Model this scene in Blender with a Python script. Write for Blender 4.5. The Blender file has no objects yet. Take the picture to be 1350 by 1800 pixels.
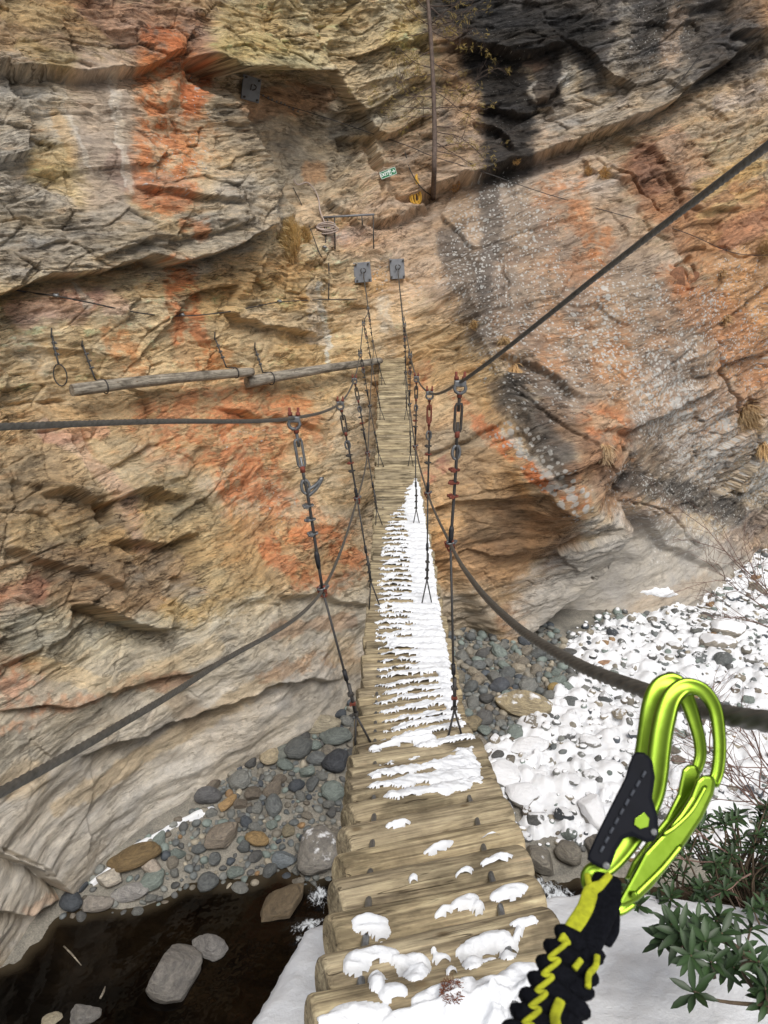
import bpy, bmesh, math, random
import numpy as np
from mathutils import Vector, Matrix, Quaternion, noise as mnoise
R = math.radians
rnd = random.Random(7)
nrs = np.random.RandomState(11)
scene = bpy.context.scene
col = scene.collection

# ---------------------------------------------------------------- camera
PITCH = R(20); CP, SP = math.cos(PITCH), math.sin(PITCH)
F = 1300.0                                   # focal length in photo pixels (1350x1800)
cam_d = bpy.data.cameras.new('camera'); cam = bpy.data.objects.new('camera', cam_d); col.objects.link(cam)
cam.rotation_euler = (R(90) - PITCH, 0, 0)
cam_d.sensor_fit = 'VERTICAL'; cam_d.sensor_height = 36; cam_d.sensor_width = 27; cam_d.lens = 26
cam_d.clip_start = .02; cam_d.clip_end = 400
cam_d.dof.use_dof = True; cam_d.dof.focus_distance = 7.0; cam_d.dof.aperture_fstop = 18.0
scene.camera = cam
# ---------------------------------------------------------------- light
SUN_EL, SUN_AZ = R(56), R(163)               # soft light from above, behind and right of the camera
w = bpy.data.worlds.new('World'); scene.world = w; w.use_nodes = True
wn = w.node_tree; bg = wn.nodes['Background']
sky = wn.nodes.new('ShaderNodeTexSky'); sky.sky_type = 'NISHITA'; sky.sun_disc = False
sky.sun_elevation = SUN_EL; sky.sun_rotation = SUN_AZ; sky.dust_density = 4; sky.air_density = 1; sky.ozone_density = 1
hs = wn.nodes.new('ShaderNodeHueSaturation'); hs.inputs['Saturation'].default_value = .3
wn.links.new(sky.outputs[0], hs.inputs['Color']); wn.links.new(hs.outputs[0], bg.inputs[0])
bg.inputs[1].default_value = .088
sd = bpy.data.lights.new('sun', 'SUN'); sd.energy = 1.9; sd.angle = R(30); sd.color = (1, .965, .91)
so = bpy.data.objects.new('sun', sd); col.objects.link(so)
dv = Vector((math.sin(SUN_AZ) * math.cos(SUN_EL), math.cos(SUN_AZ) * math.cos(SUN_EL), math.sin(SUN_EL)))
so.rotation_euler = dv.to_track_quat('Z', 'Y').to_euler()
scene.view_settings.view_transform = 'Standard'; scene.view_settings.look = 'None'
scene.view_settings.exposure = .29; scene.view_settings.gamma = 1

# ---------------------------------------------------------------- projection helpers
def P(px, py, d):                            # point seen at photo pixel (px,py), d metres along the view axis
    u = (px - 675) / F; v = (900 - py) / F
    return Vector((u * d, d * (CP + v * SP), d * (-SP + v * CP)))
def PY(px, py, Y):                           # the same with the forward distance Y given
    v = (900 - py) / F
    return P(px, py, Y / (CP + v * SP))
def PZ(px, py, Z):
    v = (900 - py) / F
    return P(px, py, Z / (-SP + v * CP))
def proj(X, Y, Z):
    d = Y * CP - Z * SP
    up = Y * SP + Z * CP
    return 675 + F * X / d, 900 - F * up / d, d

# ---------------------------------------------------------------- noise in numpy
_pr = np.random.RandomState(5)
_perm = _pr.permutation(4096).astype(np.int64)
_ang = _pr.rand(4096) * 2 * np.pi
_gx, _gy = np.cos(_ang).astype(np.float32), np.sin(_ang).astype(np.float32)
_rv = _pr.rand(4096, 4).astype(np.float32)
def _h(ix, iy, s=0):
    return _perm[(_perm[(ix + s * 57) & 4095] + iy * 7 + s) & 4095]
def pn(x, y, s=0):
    x = np.asarray(x, np.float32); y = np.asarray(y, np.float32)
    ix = np.floor(x).astype(np.int64); iy = np.floor(y).astype(np.int64)
    fx = x - ix; fy = y - iy
    ux = fx * fx * fx * (fx * (fx * 6 - 15) + 10); uy = fy * fy * fy * (fy * (fy * 6 - 15) + 10)
    def g(a, b):
        h = _h(ix + a, iy + b, s); return _gx[h] * (fx - a) + _gy[h] * (fy - b)
    a = g(0, 0); b = g(1, 0); c = g(0, 1); d = g(1, 1)
    return (a + (b - a) * ux + (c - a + (a - b - c + d) * ux) * uy) * 1.5
def fbm(x, y, o=4, s=0, r=.5):
    t = 0; a = 1.; n = 0
    for i in range(o):
        t = t + a * pn(x, y, s + i * 3); n += a; a *= r; x = x * 2.03; y = y * 2.03
    return t / n
def worley(x, y, s=0):                       # facets: distance to nearest point, tilted plane value of the nearest cell, border distance
    x = np.asarray(x, np.float32); y = np.asarray(y, np.float32)
    ix = np.floor(x).astype(np.int64); iy = np.floor(y).astype(np.int64)
    f1 = np.full(x.shape, 9., np.float32); f2 = f1.copy(); pl = np.zeros_like(x); idv = np.zeros_like(x)
    for a in (-1, 0, 1):
        for b in (-1, 0, 1):
            h = _h(ix + a, iy + b, s)
            dx = x - (ix + a + _rv[h, 0]); dy = y - (iy + b + _rv[h, 1])
            d = dx * dx + dy * dy
            m = d < f1
            f2 = np.where(m, f1, np.minimum(f2, d))
            pl = np.where(m, dx * (_rv[h, 2] - .5) * 2 + dy * (_rv[h, 3] - .5) * 2 + (_rv[h, 2] + _rv[h, 1] - 1) * .5, pl)
            idv = np.where(m, _rv[h, 3], idv)
            f1 = np.where(m, d, f1)
    return np.sqrt(f1), np.sqrt(f2), pl, idv
def ss(a, b, x):
    t = np.clip((x - a) / (b - a), 0, 1); return t * t * (3 - 2 * t)
def lin(c):
    c = np.asarray(c, float) / 255.
    return np.where(c <= .04045, c / 12.92, ((c + .055) / 1.055) ** 2.4)
def L3(*c):
    return tuple(float(v) for v in lin(c)) + (1.,)

# ---------------------------------------------------------------- object helpers
def tag(o, label=None, cat=None, group=None, kind=None):
    if label: o['label'] = label
    if cat: o['category'] = cat
    if group: o['group'] = group
    if kind: o['kind'] = kind
    return o
def link(o, parent=None):
    col.objects.link(o)
    if parent is not None: o.parent = parent
    return o
def mesh_np(name, V, Q, mat, parent=None, smooth=True, cols=None, vecs=None):
    me = bpy.data.meshes.new(name)
    V = np.asarray(V, np.float32); Q = np.asarray(Q, np.int32)
    n = Q.shape[1]
    me.vertices.add(len(V)); me.vertices.foreach_set('co', V.ravel())
    me.loops.add(Q.size); me.loops.foreach_set('vertex_index', Q.ravel())
    me.polygons.add(len(Q)); me.polygons.foreach_set('loop_start', np.arange(0, Q.size, n, dtype=np.int32))
    me.polygons.foreach_set('loop_total', np.full(len(Q), n, np.int32))
    me.polygons.foreach_set('use_smooth', np.full(len(Q), smooth, bool))
    me.update(calc_edges=True)
    for k, c in (cols or {}).items():
        at = me.color_attributes.new(k, 'FLOAT_COLOR', 'POINT')
        c4 = np.ones((len(V), 4), np.float32); c4[:, :c.shape[1]] = c
        at.data.foreach_set('color', c4.ravel())
    for k, c in (vecs or {}).items():
        at = me.attributes.new(k, 'FLOAT_VECTOR', 'POINT'); at.data.foreach_set('vector', np.asarray(c, np.float32).ravel())
    if mat: me.materials.append(mat)
    o = bpy.data.objects.new(name, me)
    return link(o, parent)
class MB:
    """collects shapes into one mesh"""
    def __init__(s): s.v = []; s.f = []; s.sm = []
    def add(s, vs, fs, smooth=True, M=None):
        b = len(s.v)
        s.v += [tuple(M @ Vector(v)) if M is not None else tuple(v) for v in vs]
        s.f += [tuple(i + b for i in f) for f in fs]; s.sm += [smooth] * len(fs)
        return s
    def box(s, c, size, M=None, bev=0.0):
        bm = bmesh.new(); bmesh.ops.create_cube(bm, size=1)
        bmesh.ops.scale(bm, vec=size, verts=bm.verts)
        if bev: bmesh.ops.bevel(bm, geom=bm.edges[:], offset=bev, segments=2, affect='EDGES', profile=.5)
        bmesh.ops.translate(bm, vec=c, verts=bm.verts)
        s.frombm(bm, M, False); return s
    def frombm(s, bm, M=None, smooth=True):
        bm.verts.index_update()
        s.add([v.co[:] for v in bm.verts], [[v.index for v in f.verts] for f in bm.faces], smooth, M); bm.free()
    def tube(s, pts, r, n=8, caps=True, closed=False, flat=None, rf=None, twist=0.0):
        """r: number or list; flat=(axis vector, factor) squashes; rf(theta, arclength) multiplies the radius"""
        pts = [Vector(p) for p in pts]; m = len(pts)
        rs = r if hasattr(r, '__len__') else [r] * m
        b = len(s.v); up = None; L = 0.
        for i, p in enumerate(pts):
            if closed: t = pts[(i + 1) % m] - pts[i - 1]
            else: t = pts[min(i + 1, m - 1)] - pts[max(i - 1, 0)]
            t = t.normalized() if t.length > 1e-9 else Vector((0, 0, 1))
            if up is None:
                up = Vector((0, 0, 1)) if abs(t.z) < .9 else Vector((1, 0, 0))
                if flat is not None: up = Vector(flat[0])
            up = (up - t * up.dot(t))
            up = up.normalized() if up.length > 1e-6 else t.orthogonal().normalized()
            if flat is not None:
                u2 = Vector(flat[0]) - t * Vector(flat[0]).dot(t)
                if u2.length > .05: up = u2.normalized()
            sd_ = t.cross(up)
            if i: L += (p - pts[i - 1]).length
            for k in range(n):
                a = 2 * math.pi * k / n
                q = rs[i] * (rf(a, L) if rf else 1)
                fl = flat[1] if flat is not None else 1
                s.v.append(tuple(p + (up * math.sin(a) * fl + sd_ * math.cos(a)) * q))
        for i in range(m if closed else m - 1):
            j = (i + 1) % m
            for k in range(n):
                s.f.append((b + i * n + k, b + i * n + (k + 1) % n, b + j * n + (k + 1) % n, b + j * n + k)); s.sm.append(True)
        if caps and not closed:
            s.f.append(tuple(b + k for k in range(n))[::-1]); s.sm.append(False)
            s.f.append(tuple(b + (m - 1) * n + k for k in range(n))); s.sm.append(False)
        return s
    def build(s, name, mat, parent=None):
        me = bpy.data.meshes.new(name); me.from_pydata(s.v, [], s.f)
        me.polygons.foreach_set('use_smooth', s.sm); me.update()
        if mat: me.materials.append(mat)
        o = bpy.data.objects.new(name, me); return link(o, parent)
def empty(name, loc=(0, 0, 0)):
    o = bpy.data.objects.new(name, None); o.location = loc; o.empty_display_size = .1
    return link(o)
def smooth_path(pts, n=8):
    """Catmull-Rom through the points"""
    pts = [Vector(p) for p in pts]; out = []
    for i in range(len(pts) - 1):
        p0 = pts[i - 1] if i else pts[0] * 2 - pts[1]
        p1, p2 = pts[i], pts[i + 1]
        p3 = pts[i + 2] if i + 2 < len(pts) else pts[-1] * 2 - pts[-2]
        for k in range(n):
            t = k / n
            out.append(.5 * ((2 * p1) + (p2 - p0) * t + (2 * p0 - 5 * p1 + 4 * p2 - p3) * t * t + (3 * p1 - p0 - 3 * p2 + p3) * t ** 3))
    out.append(pts[-1]); return out

# ---------------------------------------------------------------- material helpers
def newmat(name):
    m = bpy.data.materials.new(name); m.use_nodes = True
    nt = m.node_tree; b = nt.nodes['Principled BSDF']; return m, nt, b
def N(nt, t, **kw):
    n = nt.nodes.new(t)
    for k, v in kw.items():
        if k in n.inputs: n.inputs[k].default_value = v
        else: setattr(n, k, v)
    return n
def ramp(nt, fac, stops):
    r = nt.nodes.new('ShaderNodeValToRGB'); nt.links.new(fac, r.inputs[0])
    e = r.color_ramp.elements
    while len(e) < len(stops): e.new(.5)
    for i, (p, c) in enumerate(stops):
        e[i].position = p; e[i].color = c if len(c) == 4 else tuple(c) + (1,)
    return r.outputs[0]
def mix(nt, a, b, fac, mode='MIX'):
    n = nt.nodes.new('ShaderNodeMix'); n.data_type = 'RGBA'; n.blend_type = mode
    for sock, val in ((n.inputs[0], fac), (n.inputs[6], a), (n.inputs[7], b)):
        if isinstance(val, bpy.types.NodeSocket): nt.links.new(val, sock)
        else: sock.default_value = val
    return n.outputs[2]
def math_(nt, op, a, b=0., c=0., clamp=False):
    n = nt.nodes.new('ShaderNodeMath'); n.operation = op; n.use_clamp = clamp
    for i, v in enumerate((a, b, c)):
        if isinstance(v, bpy.types.NodeSocket): nt.links.new(v, n.inputs[i])
        else: n.inputs[i].default_value = v
    return n.outputs[0]
def bump(nt, h, strength, dist, prev=None):
    n = nt.nodes.new('ShaderNodeBump'); n.inputs['Strength'].default_value = strength; n.inputs['Distance'].default_value = dist
    nt.links.new(h, n.inputs['Height'])
    if prev is not None: nt.links.new(prev, n.inputs['Normal'])
    return n.outputs[0]
def mapping(nt, vec, scale=(1, 1, 1), rot=(0, 0, 0)):
    n = nt.nodes.new('ShaderNodeMapping'); n.inputs['Scale'].default_value = scale; n.inputs['Rotation'].default_value = rot
    nt.links.new(vec, n.inputs[0]); return n.outputs[0]
def noise(nt, vec, scale, detail=4, rough=.55, dist=0.):
    n = nt.nodes.new('ShaderNodeTexNoise'); n.inputs['Scale'].default_value = scale; n.inputs['Detail'].default_value = detail
    n.inputs['Roughness'].default_value = rough; n.inputs['Distortion'].default_value = dist
    nt.links.new(vec, n.inputs['Vector']); return n.outputs[0]
def objco(nt): return nt.nodes.new('ShaderNodeTexCoord').outputs['Object']
def simple(name, c, rough=.6, metal=0., nscale=0, namt=.25, bumpd=0.):
    m, nt, b = newmat(name)
    b.inputs['Roughness'].default_value = rough; b.inputs['Metallic'].default_value = metal
    v = objco(nt); n = noise(nt, v, nscale or 20, 5)
    cc = ramp(nt, n, [(.3, tuple(x * (1 - namt) for x in c[:3])), (.7, tuple(min(1, x * (1 + namt)) for x in c[:3]))])
    nt.links.new(cc, b.inputs['Base Color'])
    if bumpd: nt.links.new(bump(nt, n, 1, bumpd), b.inputs['Normal'])
    return m

# rock of the cliff: colour comes with the mesh (mineral stains, lichen, a little painted shade), the nodes add grain, specks and relief
def cliff_material():
    m, nt, b = newmat('cliff_rock')
    at = nt.nodes.new('ShaderNodeAttribute'); at.attribute_name = 'Col'
    mk = nt.nodes.new('ShaderNodeAttribute'); mk.attribute_name = 'Mask'
    st = nt.nodes.new('ShaderNodeAttribute'); st.attribute_name = 'Strata'
    sp = nt.nodes.new('ShaderNodeSeparateColor'); nt.links.new(mk.outputs['Color'], sp.inputs[0])
    lich, rough_, wet = sp.outputs[0], sp.outputs[1], sp.outputs[2]
    sv = st.outputs['Vector']
    grain = noise(nt, mapping(nt, sv, (4.5, 15, 1)), 1.6, 9, .72, .15)
    fine = noise(nt, mapping(nt, sv, (9, 24, 1)), 3.6, 6, .75)
    blot = noise(nt, sv, 1.3, 6, .6, .3)
    c = mix(nt, at.outputs['Color'], ramp(nt, grain, [(.25, (.36, .35, .34)), (.5, (1.0, 1.0, 1.0)), (.72, (1.55, 1.52, 1.45))]), math_(nt, 'ADD', .34, math_(nt, 'MULTIPLY', rough_, .56)), 'MULTIPLY')
    c = mix(nt, c, ramp(nt, fine, [(.3, (.55, .54, .52)), (.52, (1, 1, 1)), (.72, (1.4, 1.4, 1.38))]), math_(nt, 'ADD', .3, math_(nt, 'MULTIPLY', rough_, .4)), 'MULTIPLY')
    c = mix(nt, c, ramp(nt, blot, [(.35, (.78, .79, .82)), (.65, (1.16, 1.12, 1.05))]), .7, 'MULTIPLY')
    # fractures along the bedding: thin dark lines, broken up
    def lines(sc, sharp, gate_s, thr_):
        n_ = noise(nt, mapping(nt, sv, sc), 1.0, 5, .6, .3)
        l_ = math_(nt, 'SUBTRACT', 1, math_(nt, 'MULTIPLY', math_(nt, 'ABSOLUTE', math_(nt, 'SUBTRACT', n_, .5)), sharp), clamp=True)
        g_ = math_(nt, 'MULTIPLY', math_(nt, 'SUBTRACT', noise(nt, sv, gate_s, 3), thr_), 9, clamp=True)
        return math_(nt, 'MULTIPLY', l_, g_)
    ln = math_(nt, 'MAXIMUM', lines((.9, 4.2, 1), 60, 1.7, .48), math_(nt, 'MULTIPLY', lines((2.6, 11, 1), 30, 2.6, .46), .8))
    ln = math_(nt, 'MULTIPLY', ln, math_(nt, 'ADD', .12, math_(nt, 'MULTIPLY', rough_, .88)))
    c = mix(nt, c, (.16, .13, .11, 1), math_(nt, 'MULTIPLY', ln, .85), 'MULTIPLY')
    # white lichen spots
    vo = N(nt, 'ShaderNodeTexVoronoi', Scale=7.0); nt.links.new(sv, vo.inputs['Vector'])
    vo2 = N(nt, 'ShaderNodeTexVoronoi', Scale=15.0); nt.links.new(sv, vo2.inputs['Vector'])
    dn = noise(nt, sv, .9, 5)
    dn2 = noise(nt, sv, 30, 3)
    thr = math_(nt, 'MULTIPLY', math_(nt, 'MULTIPLY', lich, dn), .74)
    spc = nt.nodes.new('ShaderNodeSeparateColor'); nt.links.new(vo.outputs['Color'], spc.inputs[0])
    thr1 = math_(nt, 'MULTIPLY', thr, spc.outputs[0])
    dd = math_(nt, 'ADD', vo.outputs['Distance'], math_(nt, 'MULTIPLY', math_(nt, 'SUBTRACT', dn2, .5), .35))
    s1 = math_(nt, 'MULTIPLY', math_(nt, 'SUBTRACT', thr1, dd), 14, clamp=True)
    dd2 = math_(nt, 'ADD', vo2.outputs['Distance'], math_(nt, 'MULTIPLY', math_(nt, 'SUBTRACT', dn2, .5), .3))
    s2 = math_(nt, 'MULTIPLY', math_(nt, 'SUBTRACT', math_(nt, 'MULTIPLY', thr, 1.0), dd2), 10, clamp=True)
    sp_ = math_(nt, 'MAXIMUM', s1, s2)
    c = mix(nt, c, L3(205, 203, 198), math_(nt, 'MULTIPLY', sp_, .85))
    nt.links.new(c, b.inputs['Base Color'])
    b.inputs['Specular IOR Level'].default_value = .3
    r = math_(nt, 'SUBTRACT', .85, math_(nt, 'MULTIPLY', wet, .4)); nt.links.new(r, b.inputs['Roughness'])
    h = math_(nt, 'ADD', math_(nt, 'MULTIPLY', grain, 1.0), math_(nt, 'MULTIPLY', fine, .5))
    h = math_(nt, 'MULTIPLY', h, math_(nt, 'ADD', .09, math_(nt, 'MULTIPLY', rough_, 1.1)))
    h = math_(nt, 'SUBTRACT', h, math_(nt, 'MULTIPLY', ln, .6))
    nt.links.new(bump(nt, h, 1.0, .075), b.inputs['Normal'])
    return m
def stone_material(name, snow=True):
    m, nt, b = newmat(name)
    v = objco(nt); oi = nt.nodes.new('ShaderNodeObjectInfo')
    n1 = noise(nt, mapping(nt, v, (1.3, 1.3, 5), (.5, .3, 0)), 2.2, 7, .6, .6); n2 = noise(nt, v, 14, 5, .7)
    c = mix(nt, oi.outputs['Color'], ramp(nt, n1, [(.3, L3(140, 138, 140)), (.7, L3(222, 218, 212))]), .8, 'OVERLAY')
    c = mix(nt, c, ramp(nt, n2, [(.3, L3(150, 150, 150)), (.7, L3(220, 220, 220))]), .6, 'OVERLAY')
    geo = nt.nodes.new('ShaderNodeNewGeometry'); sx = nt.nodes.new('ShaderNodeSeparateXYZ'); nt.links.new(geo.outputs['Normal'], sx.inputs[0])
    lvl = math_(nt, 'ADD', sx.outputs[2], math_(nt, 'MULTIPLY', math_(nt, 'SUBTRACT', noise(nt, v, 2.2, 5), .5), 1.1))
    sf = math_(nt, 'MULTIPLY', math_(nt, 'SUBTRACT', lvl, math_(nt, 'SUBTRACT', 1.6, oi.outputs['Alpha'])), 9, clamp=True)
    c = mix(nt, c, (.86, .87, .9, 1), sf)
    nt.links.new(c, b.inputs['Base Color']); b.inputs['Roughness'].default_value = .7
    h = math_(nt, 'ADD', math_(nt, 'MULTIPLY', n1, .8), math_(nt, 'MULTIPLY', n2, .3))
    nt.links.new(bump(nt, h, .8, .06), b.inputs['Normal'])
    return m
def attr_stone_material():
    m, nt, b = newmat('gravel_stone')
    at = nt.nodes.new('ShaderNodeAttribute'); at.attribute_name = 'Col'
    v = objco(nt); n1 = noise(nt, v, 9, 6, .65)
    c = mix(nt, at.outputs['Color'], ramp(nt, n1, [(.3, L3(150, 150, 150)), (.7, L3(220, 218, 214))]), .8, 'OVERLAY')
    geo = nt.nodes.new('ShaderNodeNewGeometry'); sx = nt.nodes.new('ShaderNodeSeparateXYZ'); nt.links.new(geo.outputs['Normal'], sx.inputs[0])
    lvl = math_(nt, 'ADD', sx.outputs[2], math_(nt, 'MULTIPLY', math_(nt, 'SUBTRACT', noise(nt, v, 5, 4), .5), .9))
    sf = math_(nt, 'MULTIPLY', math_(nt, 'SUBTRACT', lvl, math_(nt, 'SUBTRACT', 1.6, at.outputs['Alpha'])), 9, clamp=True)
    c = mix(nt, c, (.86, .87, .9, 1), sf)
    nt.links.new(c, b.inputs['Base Color']); b.inputs['Roughness'].default_value = .7
    nt.links.new(bump(nt, n1, .6, .03), b.inputs['Normal'])
    return m
def wood_material(name, dark, mid, light, axis_scale=(1.2, 22, 22), grey=0.):
    m, nt, b = newmat(name)
    v = objco(nt); oi = nt.nodes.new('ShaderNodeObjectInfo')
    off = nt.nodes.new('ShaderNodeVectorMath'); off.operation = 'ADD'
    cx = nt.nodes.new('ShaderNodeCombineXYZ'); nt.links.new(math_(nt, 'MULTIPLY', oi.outputs['Random'], 37), cx.inputs[0]); nt.links.new(math_(nt, 'MULTIPLY', oi.outputs['Random'], 91), cx.inputs[2])
    nt.links.new(v, off.inputs[0]); nt.links.new(cx.outputs[0], off.inputs[1]); v = off.outputs[0]
    g = noise(nt, mapping(nt, v, axis_scale), 1.6, 8, .62, .9)
    st = noise(nt, mapping(nt, v, (3, 60, 60)), 2.0, 5, .7)
    bl = noise(nt, v, 5, 5, .65)
    stn = noise(nt, mapping(nt, v, (2.2, 6, 6)), 1.3, 5, .6, .4)
    c = ramp(nt, g, [(.3, dark), (.5, mid), (.72, light)])
    c = mix(nt, c, ramp(nt, st, [(.3, L3(120, 118, 112)), (.62, L3(215, 212, 205))]), .6, 'OVERLAY')
    c = mix(nt, c, ramp(nt, bl, [(.32, L3(118, 112, 104)), (.55, L3(195, 192, 184))]), .6, 'OVERLAY')
    c = mix(nt, c, ramp(nt, stn, [(.36, (.36, .35, .33)), (.48, (.86, .85, .82)), (.6, (1, 1, 1))]), .9, 'MULTIPLY')
    # knots
    vo = N(nt, 'ShaderNodeTexVoronoi', Scale=1.0); nt.links.new(mapping(nt, v, (4.5, 9, 9)), vo.inputs['Vector'])
    kn = math_(nt, 'MULTIPLY', math_(nt, 'SUBTRACT', .13, vo.outputs['Distance']), 14, clamp=True)
    c = mix(nt, c, L3(92, 74, 52), math_(nt, 'MULTIPLY', kn, .75))
    # per log tone
    tone = ramp(nt, oi.outputs['Random'], [(0, L3(160, 158, 152)), (.5, L3(188, 186, 178)), (1, L3(205, 200, 184))])
    c = mix(nt, c, tone, .5, 'OVERLAY')
    # drying cracks
    ck = N(nt, 'ShaderNodeTexNoise', Scale=1.0, Detail=2.0); nt.links.new(mapping(nt, v, (1.6, 26, 26)), ck.inputs['Vector'])
    ckv = math_(nt, 'SUBTRACT', 1, math_(nt, 'MULTIPLY', math_(nt, 'ABSOLUTE', math_(nt, 'SUBTRACT', ck.outputs[0], .5)), 90), clamp=True)
    gate = math_(nt, 'MULTIPLY', math_(nt, 'SUBTRACT', noise(nt, mapping(nt, v, (3, 8, 8)), 1.0, 2), .52), 12, clamp=True)
    ckv = math_(nt, 'MULTIPLY', ckv, gate)
    c = mix(nt, c, L3(60, 48, 34), math_(nt, 'MULTIPLY', ckv, .8))
    nt.links.new(c, b.inputs['Base Color']); b.inputs['Roughness'].default_value = .78; b.inputs['Specular IOR Level'].default_value = .25
    h = math_(nt, 'SUBTRACT', math_(nt, 'ADD', g, math_(nt, 'MULTIPLY', st, .5)), math_(nt, 'MULTIPLY', ckv, 1.2))
    nt.links.new(bump(nt, h, .8, .006), b.inputs['Normal'])
    return m
def snow_material():
    m, nt, b = newmat('snow')
    v = objco(nt); n = noise(nt, v, 9, 6, .6); f = noise(nt, v, 160, 4, .7)
    nt.links.new(ramp(nt, n, [(.3, (.76, .78, .82)), (.7, (.83, .84, .86))]), b.inputs['Base Color'])
    b.inputs['Roughness'].default_value = .55
    b.inputs['Subsurface Weight'].default_value = 0
    nb = bump(nt, n, .5, .03); nt.links.new(bump(nt, f, .35, .004, nb), b.inputs['Normal'])
    return m
def water_material():
    m, nt, b = newmat('river_water')
    v = objco(nt)
    n = noise(nt, v, .9, 6, .62, .5); n2 = noise(nt, v, 3.2, 7, .7, .5)
    c = ramp(nt, n, [(.38, (.0025, .0018, .0014)), (.6, (.010, .0062, .0032)), (.78, (.024, .016, .008))])
    c = mix(nt, c, ramp(nt, n2, [(.45, (0.2, .2, .2)), (.75, (1, 1, 1))]), .6, 'MULTIPLY')
    at = nt.nodes.new('ShaderNodeAttribute'); at.attribute_name = 'Mask'
    sp = nt.nodes.new('ShaderNodeSeparateColor'); nt.links.new(at.outputs['Color'], sp.inputs[0])
    fn = noise(nt, mapping(nt, v, (5, 3, 3)), 2.2, 8, .75, 1.2)
    fo = math_(nt, 'MULTIPLY', math_(nt, 'SUBTRACT', math_(nt, 'ADD', math_(nt, 'MULTIPLY', sp.outputs[0], .38), fn), .72), 7, clamp=True)
    fo = math_(nt, 'MULTIPLY', fo, math_(nt, 'MULTIPLY', sp.outputs[0], 2, clamp=True))
    # shallow water shows the pale stones below
    c = mix(nt, c, L3(88, 78, 62), math_(nt, 'MULTIPLY', sp.outputs[1], .5))
    c = mix(nt, c, (.7, .74, .78, 1), fo)
    nt.links.new(c, b.inputs['Base Color'])
    nt.links.new(math_(nt, 'ADD', .04, math_(nt, 'MULTIPLY', fo, .5)), b.inputs['Roughness']); b.inputs['IOR'].default_value = 1.33
    rp = noise(nt, v, 2.0, 3); rp2 = noise(nt, v, 7, 3)
    hh = math_(nt, 'ADD', rp, math_(nt, 'MULTIPLY', rp2, math_(nt, 'MULTIPLY', sp.outputs[0], 3)))
    nt.links.new(bump(nt, hh, .5, .03), b.inputs['Normal'])
    return m
M = {}
M['cliff'] = cliff_material(); M['stone'] = stone_material('river_stone'); M['gravel'] = attr_stone_material()
M['wood'] = wood_material('deck_wood', L3(98, 89, 78), L3(166, 155, 136), L3(208, 198, 176))
M['greywood'] = wood_material('weathered_wood', L3(104, 100, 98), L3(150, 146, 144), L3(184, 180, 177))
M['snow'] = snow_material(); M['water'] = water_material()
M['cable'] = simple('steel_cable', L3(92, 89, 83), .55, .35, 60, .3)
M['wire'] = simple('thin_wire', L3(66, 64, 63), .6, .3, 80, .3)
M['steel'] = simple('galvanised_steel', L3(120, 121, 122), .45, .7, 60, .25)
M['plate'] = simple('plate_steel', L3(122, 124, 128), .6, .25, 8, .18)
M['rust'] = simple('rusty_steel', L3(118, 62, 48), .8, .2, 60, .4)
M['black'] = simple('black_sleeve', L3(34, 34, 38), .6, 0, 60, .2)
M['dark'] = simple('dark_iron', L3(70, 66, 62), .7, .3, 40, .3)
# ================================================================ THE CLIFF
# smooth base: distance of the wall at control points, thin plate spline between them
CT = [(-450,-450,9.5),(-450,300,9),(-450,900,8.2),(-450,1500,7.8),(-450,1900,8.2),
 (0,-250,11.8),(0,0,11.8),(0,400,11.6),(0,700,11.6),(0,1000,10.9),(0,1300,10.6),(0,1480,10.5),(0,1600,10.6),(0,1700,10.75),(0,1850,11.2),
 (120,1560,12.0),(120,1700,12.5),(340,1410,13.8),(340,1550,14.4),(340,1750,16),(620,1260,16.3),(620,1400,17.6),(620,1700,19),(300,1200,12.9),(300,900,13.4),(300,650,13.9),(290,460,13.6),
 (433,157,15.0),(300,0,13.6),(560,0,15.8),(500,380,15.9),(600,1000,16.2),(600,700,17),(635,478,17.3),(540,250,16.9),(700,640,17.9),(700,480,17.6),(700,360,18),(700,250,17.9),(700,0,17.2),
 (1000,0,17.6),(1000,-300,17.5),(600,-300,16.5),(1350,0,19),(1350,-300,19.5),(1000,250,18.4),(1350,150,19.2),(1000,550,18.2),(900,700,17.9),(1000,860,17.6),(900,900,17.9),(850,1000,18.5),
 (800,1140,19.3),(930,1130,19.7),(1100,1110,19.9),(1290,1060,21.6),(1350,985,24.0),(1350,850,21.8),(1200,1000,20.2),(1050,1020,19.8),(1200,600,18.6),(1350,600,19.8),(1180,800,19.3),
 (800,1300,21),(1100,1300,22.5),(1350,1200,27),(1000,1800,28),(1400,1800,36),(1850,1500,40),(1850,900,27),(1850,500,24),(1850,-300,23),(-450,2200,9)]
CT = np.array(CT, float)
def tps(pts, vals, q, chunk=200000):
    s = 1000.
    A = pts / s; n = len(A)
    def U(r2): return np.where(r2 > 0, r2 * np.log(r2 + 1e-12), 0)
    D = ((A[:, None] - A[None]) ** 2).sum(-1)
    K = U(D) + np.eye(n) * 1e-4
    Pm = np.c_[np.ones(n), A]
    S = np.block([[K, Pm], [Pm.T, np.zeros((3, 3))]])
    w_ = np.linalg.solve(S, np.r_[vals, 0, 0, 0])
    out = np.empty(len(q))
    for i in range(0, len(q), chunk):
        z = q[i:i + chunk] / s
        out[i:i + chunk] = U(((z[:, None] - A[None]) ** 2).sum(-1)) @ w_[:n] + w_[n] + z @ w_[n + 1:]
    return out
def axis(lo, a, b, hi, fine, coarse):
    return np.r_[np.arange(lo, a, coarse), np.arange(a, b, fine), np.arange(b, hi + coarse, coarse)]
STEP = 1.6
gx = axis(-420, -16, 1366, 1800, STEP, 14.); gy = axis(-420, -16, 1180, 1180, STEP, 14.)
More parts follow.
